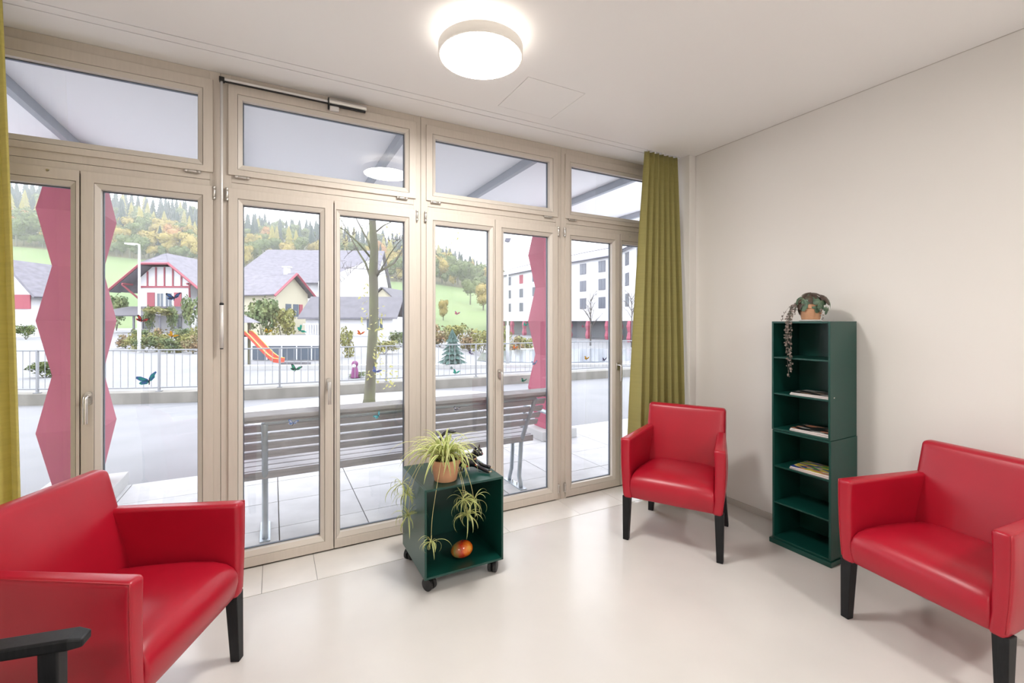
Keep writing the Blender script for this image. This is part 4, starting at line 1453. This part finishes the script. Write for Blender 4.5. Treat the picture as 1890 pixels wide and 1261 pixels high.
# low house with dark roof behind the near tree
hD = site('low_house', 640, 44, rad(2), 'low white house with a slate roof behind the near tree')
mb = MB(); mb.box(-4.2, 4.3, .6, 6, 0, 1.95)
obj('wall', mb, M['whitewall'], hD)
quad_slab('roof_slope', M['roofd'], hD, [(-4.7, 0, 1.75), (4.9, 0, 1.75), (4.9, 3.2, 3.95), (-4.7, 3.2, 3.95)], .14)
quad_slab('roof_slope', M['roofd'], hD, [(4.9, 6.4, 1.75), (-4.7, 6.4, 1.75), (-4.7, 3.2, 3.95), (4.9, 3.2, 3.95)], .14)
bar_between('gutter', M['eave'], hD, (-4.7, -.05, 1.78), (4.9, -.05, 1.78), .07, .1)
for x in (2.1, 3.0, -2.6):
    win(hD, x, 1.15, .8, 1.2, .6)
for i in range(7):
    mb = MB(); mb.box(-4.1 + i * .24, -4.0 + i * .24, .2, .26, .25, 1.15)
    obj('baluster', mb, M['whitewall'], hD)
mb = MB(); mb.box(-4.3, -2.3, .18, .28, 1.15, 1.25)
obj('handrail', mb, M['whitewall'], hD)

# cream house gable right of the tree
hE = site('cream_house', 706, 70, rad(-8), 'cream house with one steep dark verge right of the near tree')
mb = MB(); poly = [(-2.6, 0), (2.6, 0), (2.6, 4.2), (0, 6.5), (-2.6, 4.2)]
mb.hexa([(x, 0, z) for x, z in poly], [(x, 8, z) for x, z in poly])
obj('wall', mb, M['cream'], hE)
for sg in (-1, 1):
    P = [(sg * 3.1, -.4, 3.85), (sg * 3.1, 8.4, 3.85), (0, 8.4, 6.7), (0, -.4, 6.7)]
    if sg < 0: P = [P[1], P[0], P[3], P[2]]
    quad_slab('roof_slope', M['roofd'], hE, P, .18)
win(hE, -.3, 4.0, .9, 1.3, 0); win(hE, 1.5, 1.8, .9, 1.3, 0)
quad_slab('lean_to_roof', M['roofd'], hE, [(-1.5, -3.0, 1.2), (4.6, -3.0, 1.2), (4.6, -.05, 2.0), (-1.5, -.05, 2.0)], .12)

# house at the far left behind the curtain edge
hF = site('barn_house', 12, 40, rad(4), 'house with grey roof and red gable boards behind the left column')
mb = MB(); poly = [(-2.6, 0), (1.2, 0), (1.2, 4.4), (-.75, 6.8), (-2.6, 4.4)]
mb.hexa([(x, .8, z) for x, z in poly], [(x, 7, z) for x, z in poly])
obj('wall', mb, M['whitewall'], hF)
mb = MB(); mb.box(-2.65, 1.3, .7, .79, 2.6, 3.9)
obj('boarding', mb, M['timber'], hF)
quad_slab('roof_slope', M['roof'], hF, [(2.0, .2, 3.6), (2.0, 7.6, 3.6), (-.8, 7.6, 7.0), (-.8, .2, 7.0)], .18)
quad_slab('roof_slope', M['roof'], hF, [(-3.4, 7.6, 3.6), (-3.4, .2, 3.6), (-.8, .2, 7.0), (-.8, 7.6, 7.0)], .18)

# apartment block, bent front, with rows of windows and red columns at the ground floor
AB = [spot(905, 108), spot(930, 95), spot(1060, 73), spot(1130, 66), spot(1192, 53), spot(1240, 46)]
ab = empty('apartment_block', (AB[2][0], AB[2][1], -1.5), 0, 'long white apartment block with rows of windows behind the right column', 'building')
org = Vector((AB[2][0], AB[2][1], -1.5))
for i, (a, b) in enumerate(zip(AB[:-1], AB[1:])):
    A, B_ = Vector((*a, 0)) - Vector((org.x, org.y, 0)), Vector((*b, 0)) - Vector((org.x, org.y, 0))
    t = (B_ - A).normalized(); nrm = Vector((t.y, -t.x, 0))
    if nrm.x < 0: nrm = -nrm           # away from the viewer
    dz = nrm * 9
    mb = MB(); mb.hexa([tuple(A + Vector((0, 0, 3.0))), tuple(B_ + Vector((0, 0, 3.0))), tuple(B_ + dz + Vector((0, 0, 3.0))), tuple(A + dz + Vector((0, 0, 3.0)))],
                       [tuple(A + Vector((0, 0, 12.5))), tuple(B_ + Vector((0, 0, 12.5))), tuple(B_ + dz + Vector((0, 0, 12.5))), tuple(A + dz + Vector((0, 0, 12.5)))])
    obj('wall', mb, M['whitewall'], ab)
    A2, B2 = A + nrm * 2.2, B_ + nrm * 2.2
    mb = MB(); mb.hexa([tuple(A2), tuple(B2), tuple(B2 + dz * .7), tuple(A2 + dz * .7)], [tuple(p + Vector((0, 0, 3.0))) for p in (A2, B2, B2 + dz * .7, A2 + dz * .7)])
    obj('shop_front', mb, M['shop'], ab)
    mb = MB()
    o1 = -nrm * .5
    mb.hexa([tuple(A + o1 + Vector((0, 0, 12.5))), tuple(B_ + o1 + Vector((0, 0, 12.5))), tuple(B_ + dz + Vector((0, 0, 12.5))), tuple(A + dz + Vector((0, 0, 12.5)))],
            [tuple(A + nrm * 2.0 + Vector((0, 0, 14.2))), tuple(B_ + nrm * 2.0 + Vector((0, 0, 14.2))), tuple(B_ + dz * .8 + Vector((0, 0, 14.2))), tuple(A + dz * .8 + Vector((0, 0, 14.2)))])
    obj('roof', mb, M['whitewall'], ab)
    bar_between('gutter', M['eave'], ab, A + o1 + Vector((0, 0, 12.5)), B_ + o1 + Vector((0, 0, 12.5)), .14, .1)
    bar_between('ridge_flashing', M['eave'], ab, A + nrm * 2 + Vector((0, 0, 14.2)), B_ + nrm * 2 + Vector((0, 0, 14.2)), .12, .1)
    ln = (B_ - A).length
    n = max(1, round(ln / 4.6))
    ang = math.atan2(t.y, t.x)
    for k in range(n):
        c = A + t * (ln * (k + .5) / n)
        Mx = Matrix.Translation(c) @ Matrix.Rotation(ang, 4, 'Z')
        sgn = 1 if (Matrix.Rotation(ang, 3, 'Z') @ Vector((0, -1, 0))).dot(nrm) < 0 else -1
        for fz in (5.75, 8.5, 11.2):
            shut = (i == 1 and k == 1 and fz > 11)
            mb = MB(); mb.box(-.72, .72, -.06 * sgn if sgn > 0 else -.01, .01 if sgn > 0 else .06, fz - .85, fz + .85, M=Mx)
            w_ = obj('window', mb, M['eave'] if not shut else M['shutter'], ab)
            if not shut:
                for q0, q1 in ((-.63, -.04), (.04, .63)):
                    mb = MB(); mb.box(q0, q1, *((-.08, -.055) if sgn > 0 else (.055, .08)), fz - .76, fz + .76, M=Mx)
                    obj('pane', mb, M['panel_'], w_)
        mb = MB()
        c2 = c + t * 1.2
        for zz_ in range(4):
            a_, b_ = (.22, .36) if zz_ % 2 == 0 else (.36, .22)
            mb.hexa([tuple(c2 + Vector((sx * a_, sy * a_, zz_ * .75))) for sx, sy in ((-1, -1), (1, -1), (1, 1), (-1, 1))], [tuple(c2 + Vector((sx * b_, sy * b_, zz_ * .75 + .75))) for sx, sy in ((-1, -1), (1, -1), (1, 1), (-1, 1))])
        obj('red_column', mb, M['colred'], ab)

# white end wall left of it
wa = site('corner_block', 908, 60, rad(0), 'narrow white block left of the apartment block')
mb = MB(); mb.box(-.7, 1.0, 0, 8, -.5, 7.2); obj('wall', mb, M['whitewall'], wa)
mb = MB(); mb.box(-.8, 1.1, -.1, 8.1, 7.2, 7.35); obj('coping', mb, M['eave'], wa)

# ------------------------------------------------------------------ playground, low walls, posts
lw = empty('garden_wall', (*spot(560, 16.6), 0), -YAW, 'low white garden wall with a dark glazed base behind the slide', 'wall')
mb = MB(); mb.box(-1.95, .9, 0, .25, .52, .90); obj('wall_band', mb, M['whitewall'], lw)
mb = MB(); mb.box(-1.9, .85, .02, .20, 0, .52); obj('glazing', mb, M['pane'], lw)
for i in range(6):
    mb = MB(); mb.box(-1.92 + i * .55, -1.88 + i * .55, -.01, .02, 0, .52); obj('mullion', mb, M['polegrey'], lw)
mb = MB(); a, b = Vector((*spot(425, 13.2), 0)), Vector((*spot(1210, 14.4), 0))
t = (b - a).normalized(); n_ = Vector((-t.y, t.x, 0)) * .3
zl = [terrain(425, 13.2), terrain(1210, 14.4)]
mb.hexa([tuple(a + Vector((0, 0, -.3))), tuple(b + Vector((0, 0, -.3))), tuple(b + n_ + Vector((0, 0, -.3))), tuple(a + n_ + Vector((0, 0, -.3)))], [tuple(a + Vector((0, 0, .12))), tuple(b + Vector((0, 0, .06))), tuple(b + n_ + Vector((0, 0, .06))), tuple(a + n_ + Vector((0, 0, .12)))])
obj('trim_2', mb, M['concl'], kind='structure', label='second low concrete kerb beyond the railing')

sl = empty('playground_slide', (*spot(470, 14.6), 0), -YAW, 'red and yellow playground slide behind the railing', 'slide')
path = [(-.30, 0, 1.02), (-.18, 0, .98), (-.05, 0, .86), (.25, -.02, .55), (.55, -.05, .26), (.75, -.08, .13), (.92, -.1, .11)]
mb = MB()
vs = []
for (x, y, z) in path:
    vs += [(x, y - .2, z + .12), (x, y - .17, z), (x, y + .17, z), (x, y + .2, z + .12)]
mb.add(vs, [(i * 4 + k, i * 4 + k + 1, (i + 1) * 4 + k + 1, (i + 1) * 4 + k) for i in range(len(path) - 1) for k in range(3)])
o = obj('chute', mb, M['slide'], sl); o.modifiers.new('t', 'SOLIDIFY').thickness = .02
for sy in (-1, 1):
    mb = MB(); mb.tube([(x, y + sy * .2, z + .12) for x, y, z in path], .018, 6); obj('side_rim', mb, M['slidey'], sl, smooth=True)
for x, y in ((-.32, -.25), (-.32, .25), (-.85, -.25), (-.85, .25)):
    mb = MB(); mb.box(x - .035, x + .035, y - .035, y + .035, 0, 1.40); obj('post', mb, M['bark'], sl)
mb = MB(); mb.hexa([(-1.1, -.5, 1.38), (-.08, -.5, 1.38), (-.08, .5, 1.38), (-1.1, .5, 1.38)], [(-.62, -.06, 1.68), (-.5, -.06, 1.68), (-.5, .06, 1.68), (-.62, .06, 1.68)])
obj('hut_roof', mb, M['roof'], sl)
mb = MB(); mb.box(-.88, -.30, -.28, .28, .92, .98); obj('platform', mb, M['bark'], sl)
mb = MB(); mb.box(-.82, -.36, -.29, -.255, .98, 1.12); obj('panel', mb, M['slidey'], sl)
for i in range(5):
    mb = MB(); mb.tube([(-.88, -.2, .15 + i * .17), (-.88, .2, .15 + i * .17)], .015, 6); obj('rung', mb, M['bark'], sl)

pl_ = empty('planter_box', (*spot(545, 13.9), 0), -YAW, 'dark planter box at the foot of the slide', 'planter')
mb = MB(); mb.ring(-.42, .42, -.16, .16, .03, 0, .16)
bx_ = MB(); bx_.box(-.42, .42, -.14, -.11, 0, .15); bx_.box(-.42, .42, .11, .14, 0, .15); bx_.box(-.42, -.39, -.11, .11, 0, .15); bx_.box(.39, .42, -.11, .11, 0, .15)
obj('box', bx_, M['roofd'], pl_)
mb = MB(); mb.box(-.39, .39, -.11, .11, .02, .12); obj('soil', mb, M['soil'], pl_)

dl = empty('garden_figure', (*spot(655, 11.35), 0), -YAW, 'purple hooded garden figure with a white face behind the railing', 'figure')
mb = MB(); mb.lathe([(.105, 0), (.10, .03), (.085, .15), (.07, .24), (.055, .275), (.03, .285)], 16); obj('body', mb, M['purple'], dl, smooth=True)
mb = MB(); mb.ball((0, 0, .345), (.082, .082, .085), 16, 10); obj('hood', mb, M['purple'], dl, smooth=True)
mb = MB(); mb.ball((0, -.045, .315), (.05, .05, .055), 14, 8); obj('face', mb, M['facewhite'], dl, smooth=True)

for px, Z, top, mt, nm, lb, arm in ((257, 20.7, 4.95, M['polewhite'], 'street_lamp', 'white street lamp with short arm in front of the chalet', -.42), (937, 14.8, 4.05, M['polegrey'], 'street_lamp', 'slim grey street lamp left of the right column', 0)):
    x, y, z = place(px, Z)
    t = empty(nm, (x, y, z), -YAW, lb, 'street lamp')
    top -= z
    mb = MB(); mb.tube([(0, 0, 0), (0, 0, top * .33), (0, 0, top * .34), (0, 0, top)], [.075, .072, .05, .04] if arm else [.065, .06, .03, .022], 10); obj('pole', mb, mt, t, smooth=True)
    if arm:
        mb = MB(); mb.tube([(0, 0, top - .02), (-.1, 0, top + .03), (arm, 0, top + .06)], [.03, .03, .025], 8); obj('arm', mb, mt, t, smooth=True)
        mb = MB(); mb.hexa([(arm - .18, -.09, top + .02), (arm + .16, -.09, top - .02), (arm + .16, .09, top - .02), (arm - .18, .09, top + .02)], [(arm - .18, -.09, top + .08), (arm + .16, -.09, top + .06), (arm + .16, .09, top + .06), (arm - .18, .09, top + .08)])
        obj('lamp_head', mb, mt, t)
    else:
        mb = MB(); mb.hexa([(-.10, -.08, top), (.06, -.08, top - .02), (.06, .08, top - .02), (-.10, .08, top)], [(-.07, -.1, top + .10), (.11, -.1, top + .10), (.11, .1, top + .10), (-.07, .1, top + .10)])
        obj('lamp_head', mb, M['eave'], t)

ht = site('red_hut', 976, 30, 0, 'tiny red hut with pale roof by the pond', 'hut')
mb = MB(); mb.box(-.45, .45, 0, .7, 0, .5); obj('wall', mb, M['timber'], ht)
mb = MB(); mb.add([(-.55, -.1, .48), (.55, -.1, .48), (.55, .8, .48), (-.55, .8, .48), (-.55, .35, .8), (.55, .35, .8)], [(0, 1, 5, 4), (2, 3, 4, 5), (0, 4, 3), (1, 2, 5), (0, 3, 2, 1)]); obj('roof', mb, M['concl'], ht)
mb = MB(); pp = [spot(p, Z) for p, Z in ((880, 20), (1000, 19), (1200, 20), (1260, 27), (1100, 29), (960, 28), (890, 25))]
mb.add([(x, y, max(terrain(880, 20), -1.0)) for x, y in pp] + [(x, y, -2.5) for x, y in pp], [tuple(range(7))] + [(i, (i + 1) % 7, 7 + (i + 1) % 7, 7 + i) for i in range(7)])
obj('pond', mb, M['water'], kind='structure', label='grey pond beyond the railing on the right')

# ------------------------------------------------------------------ shrubs and garden trees
def bush_mesh(seed, mt, n=900, cs=.045, shape=0):
    R = random.Random(seed); mb = MB()
    for i in range(4):
        a = R.uniform(0, 6.28); mb.tube([(0, 0, 0), (.12 * cos(a), .12 * sin(a), .3), (.26 * cos(a), .26 * sin(a), .62)], [.012, .009, .004], 5, mi=1)
    bl = [(Vector((0, 0, .5)), .34)]
    for _ in range(9):
        a = R.uniform(0, 6.28); q = R.uniform(.12, .32); bl.append((Vector((q * cos(a), q * sin(a), R.uniform(.2, .8))), R.uniform(.14, .22)))
    for c, r in bl:
        for _ in range(n // len(bl)):
            u = R.uniform(-1, 1); a = R.uniform(0, 6.28); s_ = math.sqrt(1 - u * u)
            nrm = Vector((s_ * cos(a), s_ * sin(a), u)); p = c + nrm * r * R.uniform(.55, 1.1)
            if p.z < .02: continue
            t1 = nrm.orthogonal().normalized(); t1.rotate(Matrix.Rotation(R.uniform(0, 6.28), 3, nrm)); t2 = nrm.cross(t1); tl = nrm * R.uniform(-.8, .8); k = cs * R.uniform(.6, 1.3)
            mb.add([p - t1 * k, p + t2 * k * .6 + tl * k, p + t1 * k, p - t2 * k * .6 - tl * k], [(0, 1, 2, 3)])
    me = mb.mesh('bush'); me.materials.append(mt); me.materials.append(M['bark'])
    return me


BU = {'g': [bush_mesh(i, M['shrub']) for i in range(2)], 'y': [bush_mesh(5 + i, M['shruby']) for i in range(2)], 'r': [bush_mesh(8, M['shrubr'])]}
RB = random.Random(31)


def bush(px, Z, w, h, kd, lb, group=None, nm='shrub'):
    o = obj(nm, RB.choice(BU[kd]), None, loc=place(px, Z), rot=(0, 0, RB.uniform(0, 6.28)), label=lb, cat='shrub', group=group)
    o.scale = (w, w, h); return o


bush(484, 30, 2.6, 3.3, 'g', 'big green shrub in front of the small house')
bush(522, 30.5, 2.0, 2.7, 'y', 'yellow green shrub right of the big green one')
bush(357, 40, 2.2, 4.0, 'g', 'tall green shrub at the right corner of the chalet')
for i, (px, Z, w, h, kd) in enumerate([(232, 24, 1.0, .85, 'r'), (250, 22, 1.1, .95, 'y'), (270, 21, 1.1, .85, 'g'), (292, 21.5, 1.2, 1.0, 'y'), (314, 20.5, 1.1, .8, 'g'), (336, 21, 1.2, .9, 'y'), (356, 20, 1.1, .95, 'r'), (300, 24.5, 1.3, 1.2, 'r'), (340, 25, 1.3, 1.2, 'g'), (262, 25.5, 1.3, 1.15, 'g'), (365, 24, 1.1, 1.2, 'y')]):
    bush(px, Z, w, h, kd, {'g': 'low green shrub in the bed below the chalet', 'y': 'low yellow shrub in the bed below the chalet', 'r': 'low russet shrub in the bed below the chalet'}[kd], 'shrubs in the bed below the chalet')
for px, Z, w, h, lb in ((275, 46, 1.6, 3.3, 'ivy clad post left of the chalet porch window'), (318, 46, 1.5, 3.3, 'ivy clad post right of the chalet porch window')):
    bush(px, Z, w, h, 'g', lb)
bush(298, 45.5, 3.4, 1.0, 'y', 'ivy hanging along the chalet porch edge').location.z += 2.0
bush(640, 18, .75, 1.3, 'y', 'yellow shrub left of the near tree')
bush(660, 11.45, .55, .2, 'g', 'low green planting at the feet of the garden figure')
bush(710, 20, 1.4, .7, 'y', 'pale yellow shrub right of the near tree')
bush(740, 26, 1.6, 1.0, 'g', 'pale green shrub far right of the near tree')
bush(82, 11.6, .9, .5, 'g', 'dark green shrub behind the railing at the left column')
bush(48, 36, 1.6, 1.3, 'g', 'green shrub by the red boarded house')
bush(215, 70, 4.0, 6.0, 'g', 'green tree left of the chalet roof', nm='garden_tree')
for i, (px, Z, w, h, kd) in enumerate([(812, 34, 2.2, 1.9, 'r'), (840, 38, 2.4, 2.2, 'y'), (866, 36, 2.2, 2.0, 'r'), (890, 33, 2.0, 2.2, 'y'), (925, 34, 1.8, 2.4, 'y'), (950, 32, 1.8, 1.8, 'r'), (968, 34, 1.8, 1.7, 'y')]):
    bush(px, Z, w, h, kd, 'straw coloured reed clump beyond the pond' if kd == 'y' else 'russet reed clump beyond the pond', 'reed clumps by the pond')
me_ = conifer(77, M['bluespruce'], r=.40, tiers=9)
o = obj('blue_spruce', me_, None, loc=place(835, 14.2), label='small blue spruce behind the railing', cat='tree'); o.scale = (1.25, 1.25, 1.26)
o = obj('meadow_tree', DEC['y'][0], None, loc=place(818, 112), label='single yellow tree standing on the meadow', cat='tree'); o.scale = (4.2, 4.2, 5.6)
for px, Z, h, kd in ((868, 150, 9, 'g'), (892, 140, 9, 'y'), (730, 120, 5.5, 'o')):
    o = obj('meadow_tree', DEC[kd][0], None, loc=place(px, Z), label={'g': 'pale green tree at the right end of the meadow', 'y': 'yellow green tree beside the white corner block', 'o': 'orange tree right of the cream house'}[kd], cat='tree'); o.scale = (h, h, h)


def bare_tree(px, Z, h, lb, seed, spread=.32):
    R = random.Random(seed)
    t = empty('bare_tree', place(px, Z), 0, lb, 'tree')
    mb = MB(); mb.tube([(0, 0, 0), (.02, 0, h * .4), (0, .02, h * .95)], [h * .016, h * .011, h * .003], 7); obj('trunk', mb, M['twig'], t, smooth=True)
    for i in range(16):
        z = h * R.uniform(.3, .85); a = R.uniform(0, 6.28); L_ = h * R.uniform(.2, .42) * (1.1 - z / h * .6)
        e = Vector((cos(a) * spread * 2, sin(a) * spread * 2, .8)) * L_
        mb = MB(); p0 = Vector((0, 0, z)); mb.tube([p0, p0 + e * .5 + Vector((0, 0, .03 * h)), p0 + e], [h * .005, h * .0035, h * .0015], 5)
        for _ in range(5):
            u = R.uniform(.3, .95); q = p0 + e * u; dv = Vector((R.uniform(-1, 1), R.uniform(-1, 1), R.uniform(.1, 1))) * h * .08
            mb.tube([q, q + dv * .5, q + dv], [h * .0022, h * .0016, h * .0008], 4)
        obj('branch', mb, M['twig'], t, smooth=True, kind='stuff')


bare_tree(1090, 50, 6.2, 'bare tree in front of the apartment block, left of the window handle', 3)
bare_tree(1166, 47, 6.0, 'bare tree in front of the apartment block, beside the curtain', 6)

# near tree between lane and railing
tx, ty = 1.50, 8.02
nt_ = empty('roadside_tree', (tx, ty, 0), -YAW, 'mossy tree trunk with thin branches standing behind the bench', 'tree')
ZT = tx * SY + ty * CYW
kx = ZT / F_PX
P2 = lambda px, py, d=0: ((px - 688) * kx, d, EYE - (py - CY) * kx)
mb = MB()
tr = [P2(684, 752), P2(685, 735), P2(687, 700), P2(690, 640), P2(693, 590), P2(693, 540), P2(692, 500), P2(694, 460), P2(691, 420), P2(690, 390), P2(692, 330), P2(690, 250), P2(694, 150)]
mb.tube([(x, y, max(z, -.02)) for x, y, z in tr], [.115, .10, .09, .085, .08, .078, .078, .070, .062, .058, .05, .035, .015], 12)
obj('trunk', mb, M['bark'], nt_, smooth=True)
RT = random.Random(12)
br = [([(690, 520, 0), (676, 485, .05), (662, 465, .1), (645, 438, .2), (626, 408, .3), (600, 370, .4)], .035), ([(689, 478, 0), (670, 452, -.1), (648, 430, -.2), (628, 418, -.3), (605, 395, -.4)], .03), ([(690, 466, 0), (675, 440, .2), (662, 420, .3), (648, 398, .4), (630, 360, .5)], .038),
      ([(698, 512, 0), (712, 495, -.1), (728, 473, -.2), (745, 455, -.3), (775, 430, -.4)], .028), ([(698, 505, 0), (722, 482, .3), (735, 450, .5), (745, 425, .6), (757, 400, .7), (775, 360, .9)], .034), ([(695, 430, 0), (705, 412, .2), (718, 402, .3), (740, 380, .5)], .028),
      ([(696, 500, 0), (715, 492, .4), (728, 490, .5), (744, 493, .6)], .010), ([(690, 498, 0), (665, 499, -.3), (648, 500, -.4), (626, 496, -.5)], .010), ([(668, 482, .1), (650, 498, .1), (638, 512, .1), (628, 520, .1)], .008),
      ([(660, 455, .1), (642, 463, .15), (630, 475, .2)], .008), ([(720, 442, .4), (712, 435, .4), (704, 445, .4)], .006), ([(738, 405, .5), (728, 427, .5), (712, 440, .6)], .007), ([(742, 425, .6), (730, 426, .6), (720, 434, .6)], .007), ([(690, 400, 0), (672, 418, .2), (671, 435, .2)], .006),
      ([(648, 430, .2), (640, 425, .3), (630, 440, .3)], .007), ([(640, 420, .2), (636, 438, .2), (626, 450, .2)], .006), ([(735, 468, -.2), (752, 470, -.2), (770, 462, -.3)], .007), ([(712, 495, -.1), (735, 515, -.2), (755, 520, -.3)], .005),
      ([(757, 400, .7), (790, 425, .8), (815, 440, .9), (830, 420, 1.0)], .010), ([(770, 412, .7), (800, 465, .8), (820, 455, .9)], .007)]
tips = []
for pts, r in br:
    P_ = [Vector(P2(*p)) for p in pts]
    mb = MB(); n = len(P_)
    mb.tube(P_, [max(.003, .62 * r * (1 - .8 * i / (n - 1))) for i in range(n)], 7)
    for _ in range(7):
        i = RT.randrange(1, n); q = P_[i - 1].lerp(P_[i], RT.random())
        dv = Vector((RT.uniform(-1, 1), RT.uniform(-.6, .6), RT.uniform(-.1, 1))) * RT.uniform(.12, .4)
        mb.tube([q, q + dv * .5 + Vector((0, 0, .03)), q + dv], [.0045, .003, .0015], 4)
        if q.x > .2: tips.append(q + dv)
    obj('branch', mb, M['twig'] if r < .02 else M['bark'], nt_, smooth=True, kind='stuff')
mb = MB()
lp = [Vector(P2(RT.uniform(686, 712), RT.uniform(565, 705), RT.uniform(-.2, .2))) for _ in range(90)] + [Vector(P2(RT.uniform(715, 735), RT.uniform(675, 715), RT.uniform(-.2, .2))) for _ in range(26)] + [Vector(P2(RT.uniform(672, 686), RT.uniform(520, 600), RT.uniform(-.2, .2))) for _ in range(24)] + tips
for q in lp:
    k = RT.uniform(.022, .045); e1 = Vector((RT.uniform(-1, 1), RT.uniform(-1, 1), RT.uniform(-1, 1))).normalized(); e2 = e1.orthogonal().normalized()
    mb.add([q - e1 * k, q + e2 * k * .45, q + e1 * k, q - e2 * k * .45], [(0, 1, 2, 3)])
obj('leaves', mb, M['yleaf'], nt_, kind='stuff')

# ------------------------------------------------------------------ butterfly stickers on the panes
BM = {}


def bcol(n, c): BM[n] = mat('sticker_' + n, c, .35)


for n, c in (('teal', (.03, .32, .34)), ('green', (.04, .36, .22)), ('blue', (.06, .16, .45)), ('sky', (.20, .50, .66)), ('yellow', (.75, .52, .03)), ('red', (.55, .06, .05)), ('violet', (.22, .20, .42)), ('dark', (.03, .03, .05)), ('pale', (.48, .52, .62)), ('orange', (.70, .30, .05))):
    bcol(n, c)


def butterfly(px, py, size, c1, c2, tilt, lb, fold=.55):
    x, y, z = on_wall(px, py, 3.0296)
    k = size * y / F_PX / .92
    t = empty('butterfly_sticker', (x, y, z), 0, lb, 'sticker', 'butterfly stickers on the panes')
    t.rotation_euler = (0, tilt, 0)
    def wing(pts, nm, m1, inner):
        n = len(pts)
        mb = MB()
        mb.hexa([(p[0] * k, 0, p[1] * k) for p in pts], [(p[0] * k, -.0008, p[1] * k) for p in pts])
        cx_ = sum(p[0] for p in pts) / n; cz_ = sum(p[1] for p in pts) / n
        q = [(cx_ + (p[0] - cx_) * .62, cz_ + (p[1] - cz_) * .62) for p in pts]
        mb.hexa([(p[0] * k, -.0008, p[1] * k) for p in q], [(p[0] * k, -.0011, p[1] * k) for p in q], 1)
        obj(nm, mb, [m1, inner], t)
    far = [(0, 0), (.06, .12), (.16, .42), (.10, .52), (-.04, .40), (-.06, .12)]
    near = [(0, 0), (.06, .06), (.34, .16), (.52, .28), (.50, .36), (.22, .30), (.05, .16)]
    lowa = [(0, 0), (.10, -.02), (.30, .06), (.36, .16), (.26, .18), (.06, .06)]
    lowb = [(0, 0), (-.06, .10), (-.34, .20), (-.46, .14), (-.40, .02), (-.16, -.08)]
    up = [(-.02, .02), (.0, .14), (-.20, .44), (-.36, .54), (-.44, .46), (-.34, .22)]
    wing(near, 'wing', BM['dark'] if c2 == 'dark' else BM[c2], BM[c1]); wing(lowa, 'wing', BM[c1], BM[c2])
    wing(up if fold > .5 else far, 'wing', BM['dark'] if c2 == 'dark' else BM[c2], BM[c1]); wing(lowb, 'wing', BM[c1], BM[c2])
    mb = MB(); mb.tube([(-.10 * k, -.0010, -.16 * k), (0, -.0014, .02 * k), (.07 * k, -.0010, .14 * k)], [.02 * k, .035 * k, .02 * k], 6); obj('body', mb, BM['dark'], t)


for a in [(276, 704, 24, 'teal', 'blue', -.5, 'teal and blue butterfly sticker, largest, low on the pane left of the opener rod'),
          (322, 551, 18, 'blue', 'dark', -.3, 'blue and black butterfly sticker over the chalet window'),
          (262, 593, 15, 'red', 'dark', .2, 'red butterfly sticker over the foot of the white street lamp'),
          (318, 621, 12, 'yellow', 'orange', .4, 'yellow butterfly sticker over the shrub bed below the chalet'),
          (495, 613, 12, 'yellow', 'dark', .1, 'yellow butterfly sticker over the big green shrub'),
          (554, 611, 15, 'green', 'teal', .8, 'green butterfly sticker above the white garden wall'),
          (546, 683, 17, 'green', 'dark', .1, 'green and black butterfly sticker in front of the railing above the bench'),
          (541, 783, 15, 'pale', 'blue', .0, 'pale blue butterfly sticker in front of the bench back, left pane'),
          (666, 617, 13, 'red', 'orange', .0, 'red butterfly sticker left of the near tree'),
          (694, 687, 16, 'violet', 'blue', .3, 'violet butterfly sticker on the near tree trunk'),
          (699, 768, 14, 'sky', 'teal', -.9, 'sky blue butterfly sticker in front of the bench, below the tree'),
          (844, 580, 11, 'red', 'violet', 0., 'red butterfly sticker over the meadow, below the yellow tree'),
          (868, 653, 11, 'violet', 'dark', .7, 'violet butterfly sticker right of the blue spruce'),
          (842, 689, 14, 'green', 'teal', .1, 'green butterfly sticker below the blue spruce'),
          (843, 757, 13, 'pale', 'dark', .0, 'grey butterfly sticker in front of the bench, above the cat'),
          (970, 601, 12, 'green', 'teal', .1, 'green butterfly sticker at the left edge of the right column'),
          (951, 643, 11, 'red', 'orange', .1, 'red butterfly sticker over the pond, left of the right column'),
          (987, 672, 14, 'pale', 'blue', -.3, 'pale blue butterfly sticker on the right column'),
          (967, 704, 13, 'green', 'dark', .0, 'green butterfly sticker over the low wall, left of the right column'),
          (1083, 663, 13, 'orange', 'yellow', .0, 'orange butterfly sticker in the pane beside the olive curtain'),
          (1116, 665, 13, 'dark', 'violet', -.2, 'dark butterfly sticker right of the orange one'),
          (1076, 604, 9, 'red', 'violet', .3, 'small red butterfly sticker over the apartment block shops')]:
    butterfly(*a)

# ------------------------------------------------------------------ autumn haze in front of the hill
hz = bpy.data.materials.new('autumn_haze'); hz.use_nodes = True
N = hz.node_tree.nodes; N.remove(N['Principled BSDF'])
v = N.new('ShaderNodeVolumeScatter'); v.inputs['Color'].default_value = (.97, .985, 1, 1); v.inputs['Density'].default_value = HAZE
v.inputs['Anisotropy'].default_value = 0
hz.node_tree.links.new(v.outputs[0], N['Material Output'].inputs['Volume'])
mb = MB()
c4 = [spot(-700, 62), spot(1500, 62), spot(1500, 460), spot(-700, 460)]
mb.hexa([(x, y, -6) for x, y in c4], [(x, y, 170) for x, y in c4])
obj('haze', mb, hz, kind='stuff', label='thin autumn haze over the meadow and the hill forest', cat='haze')
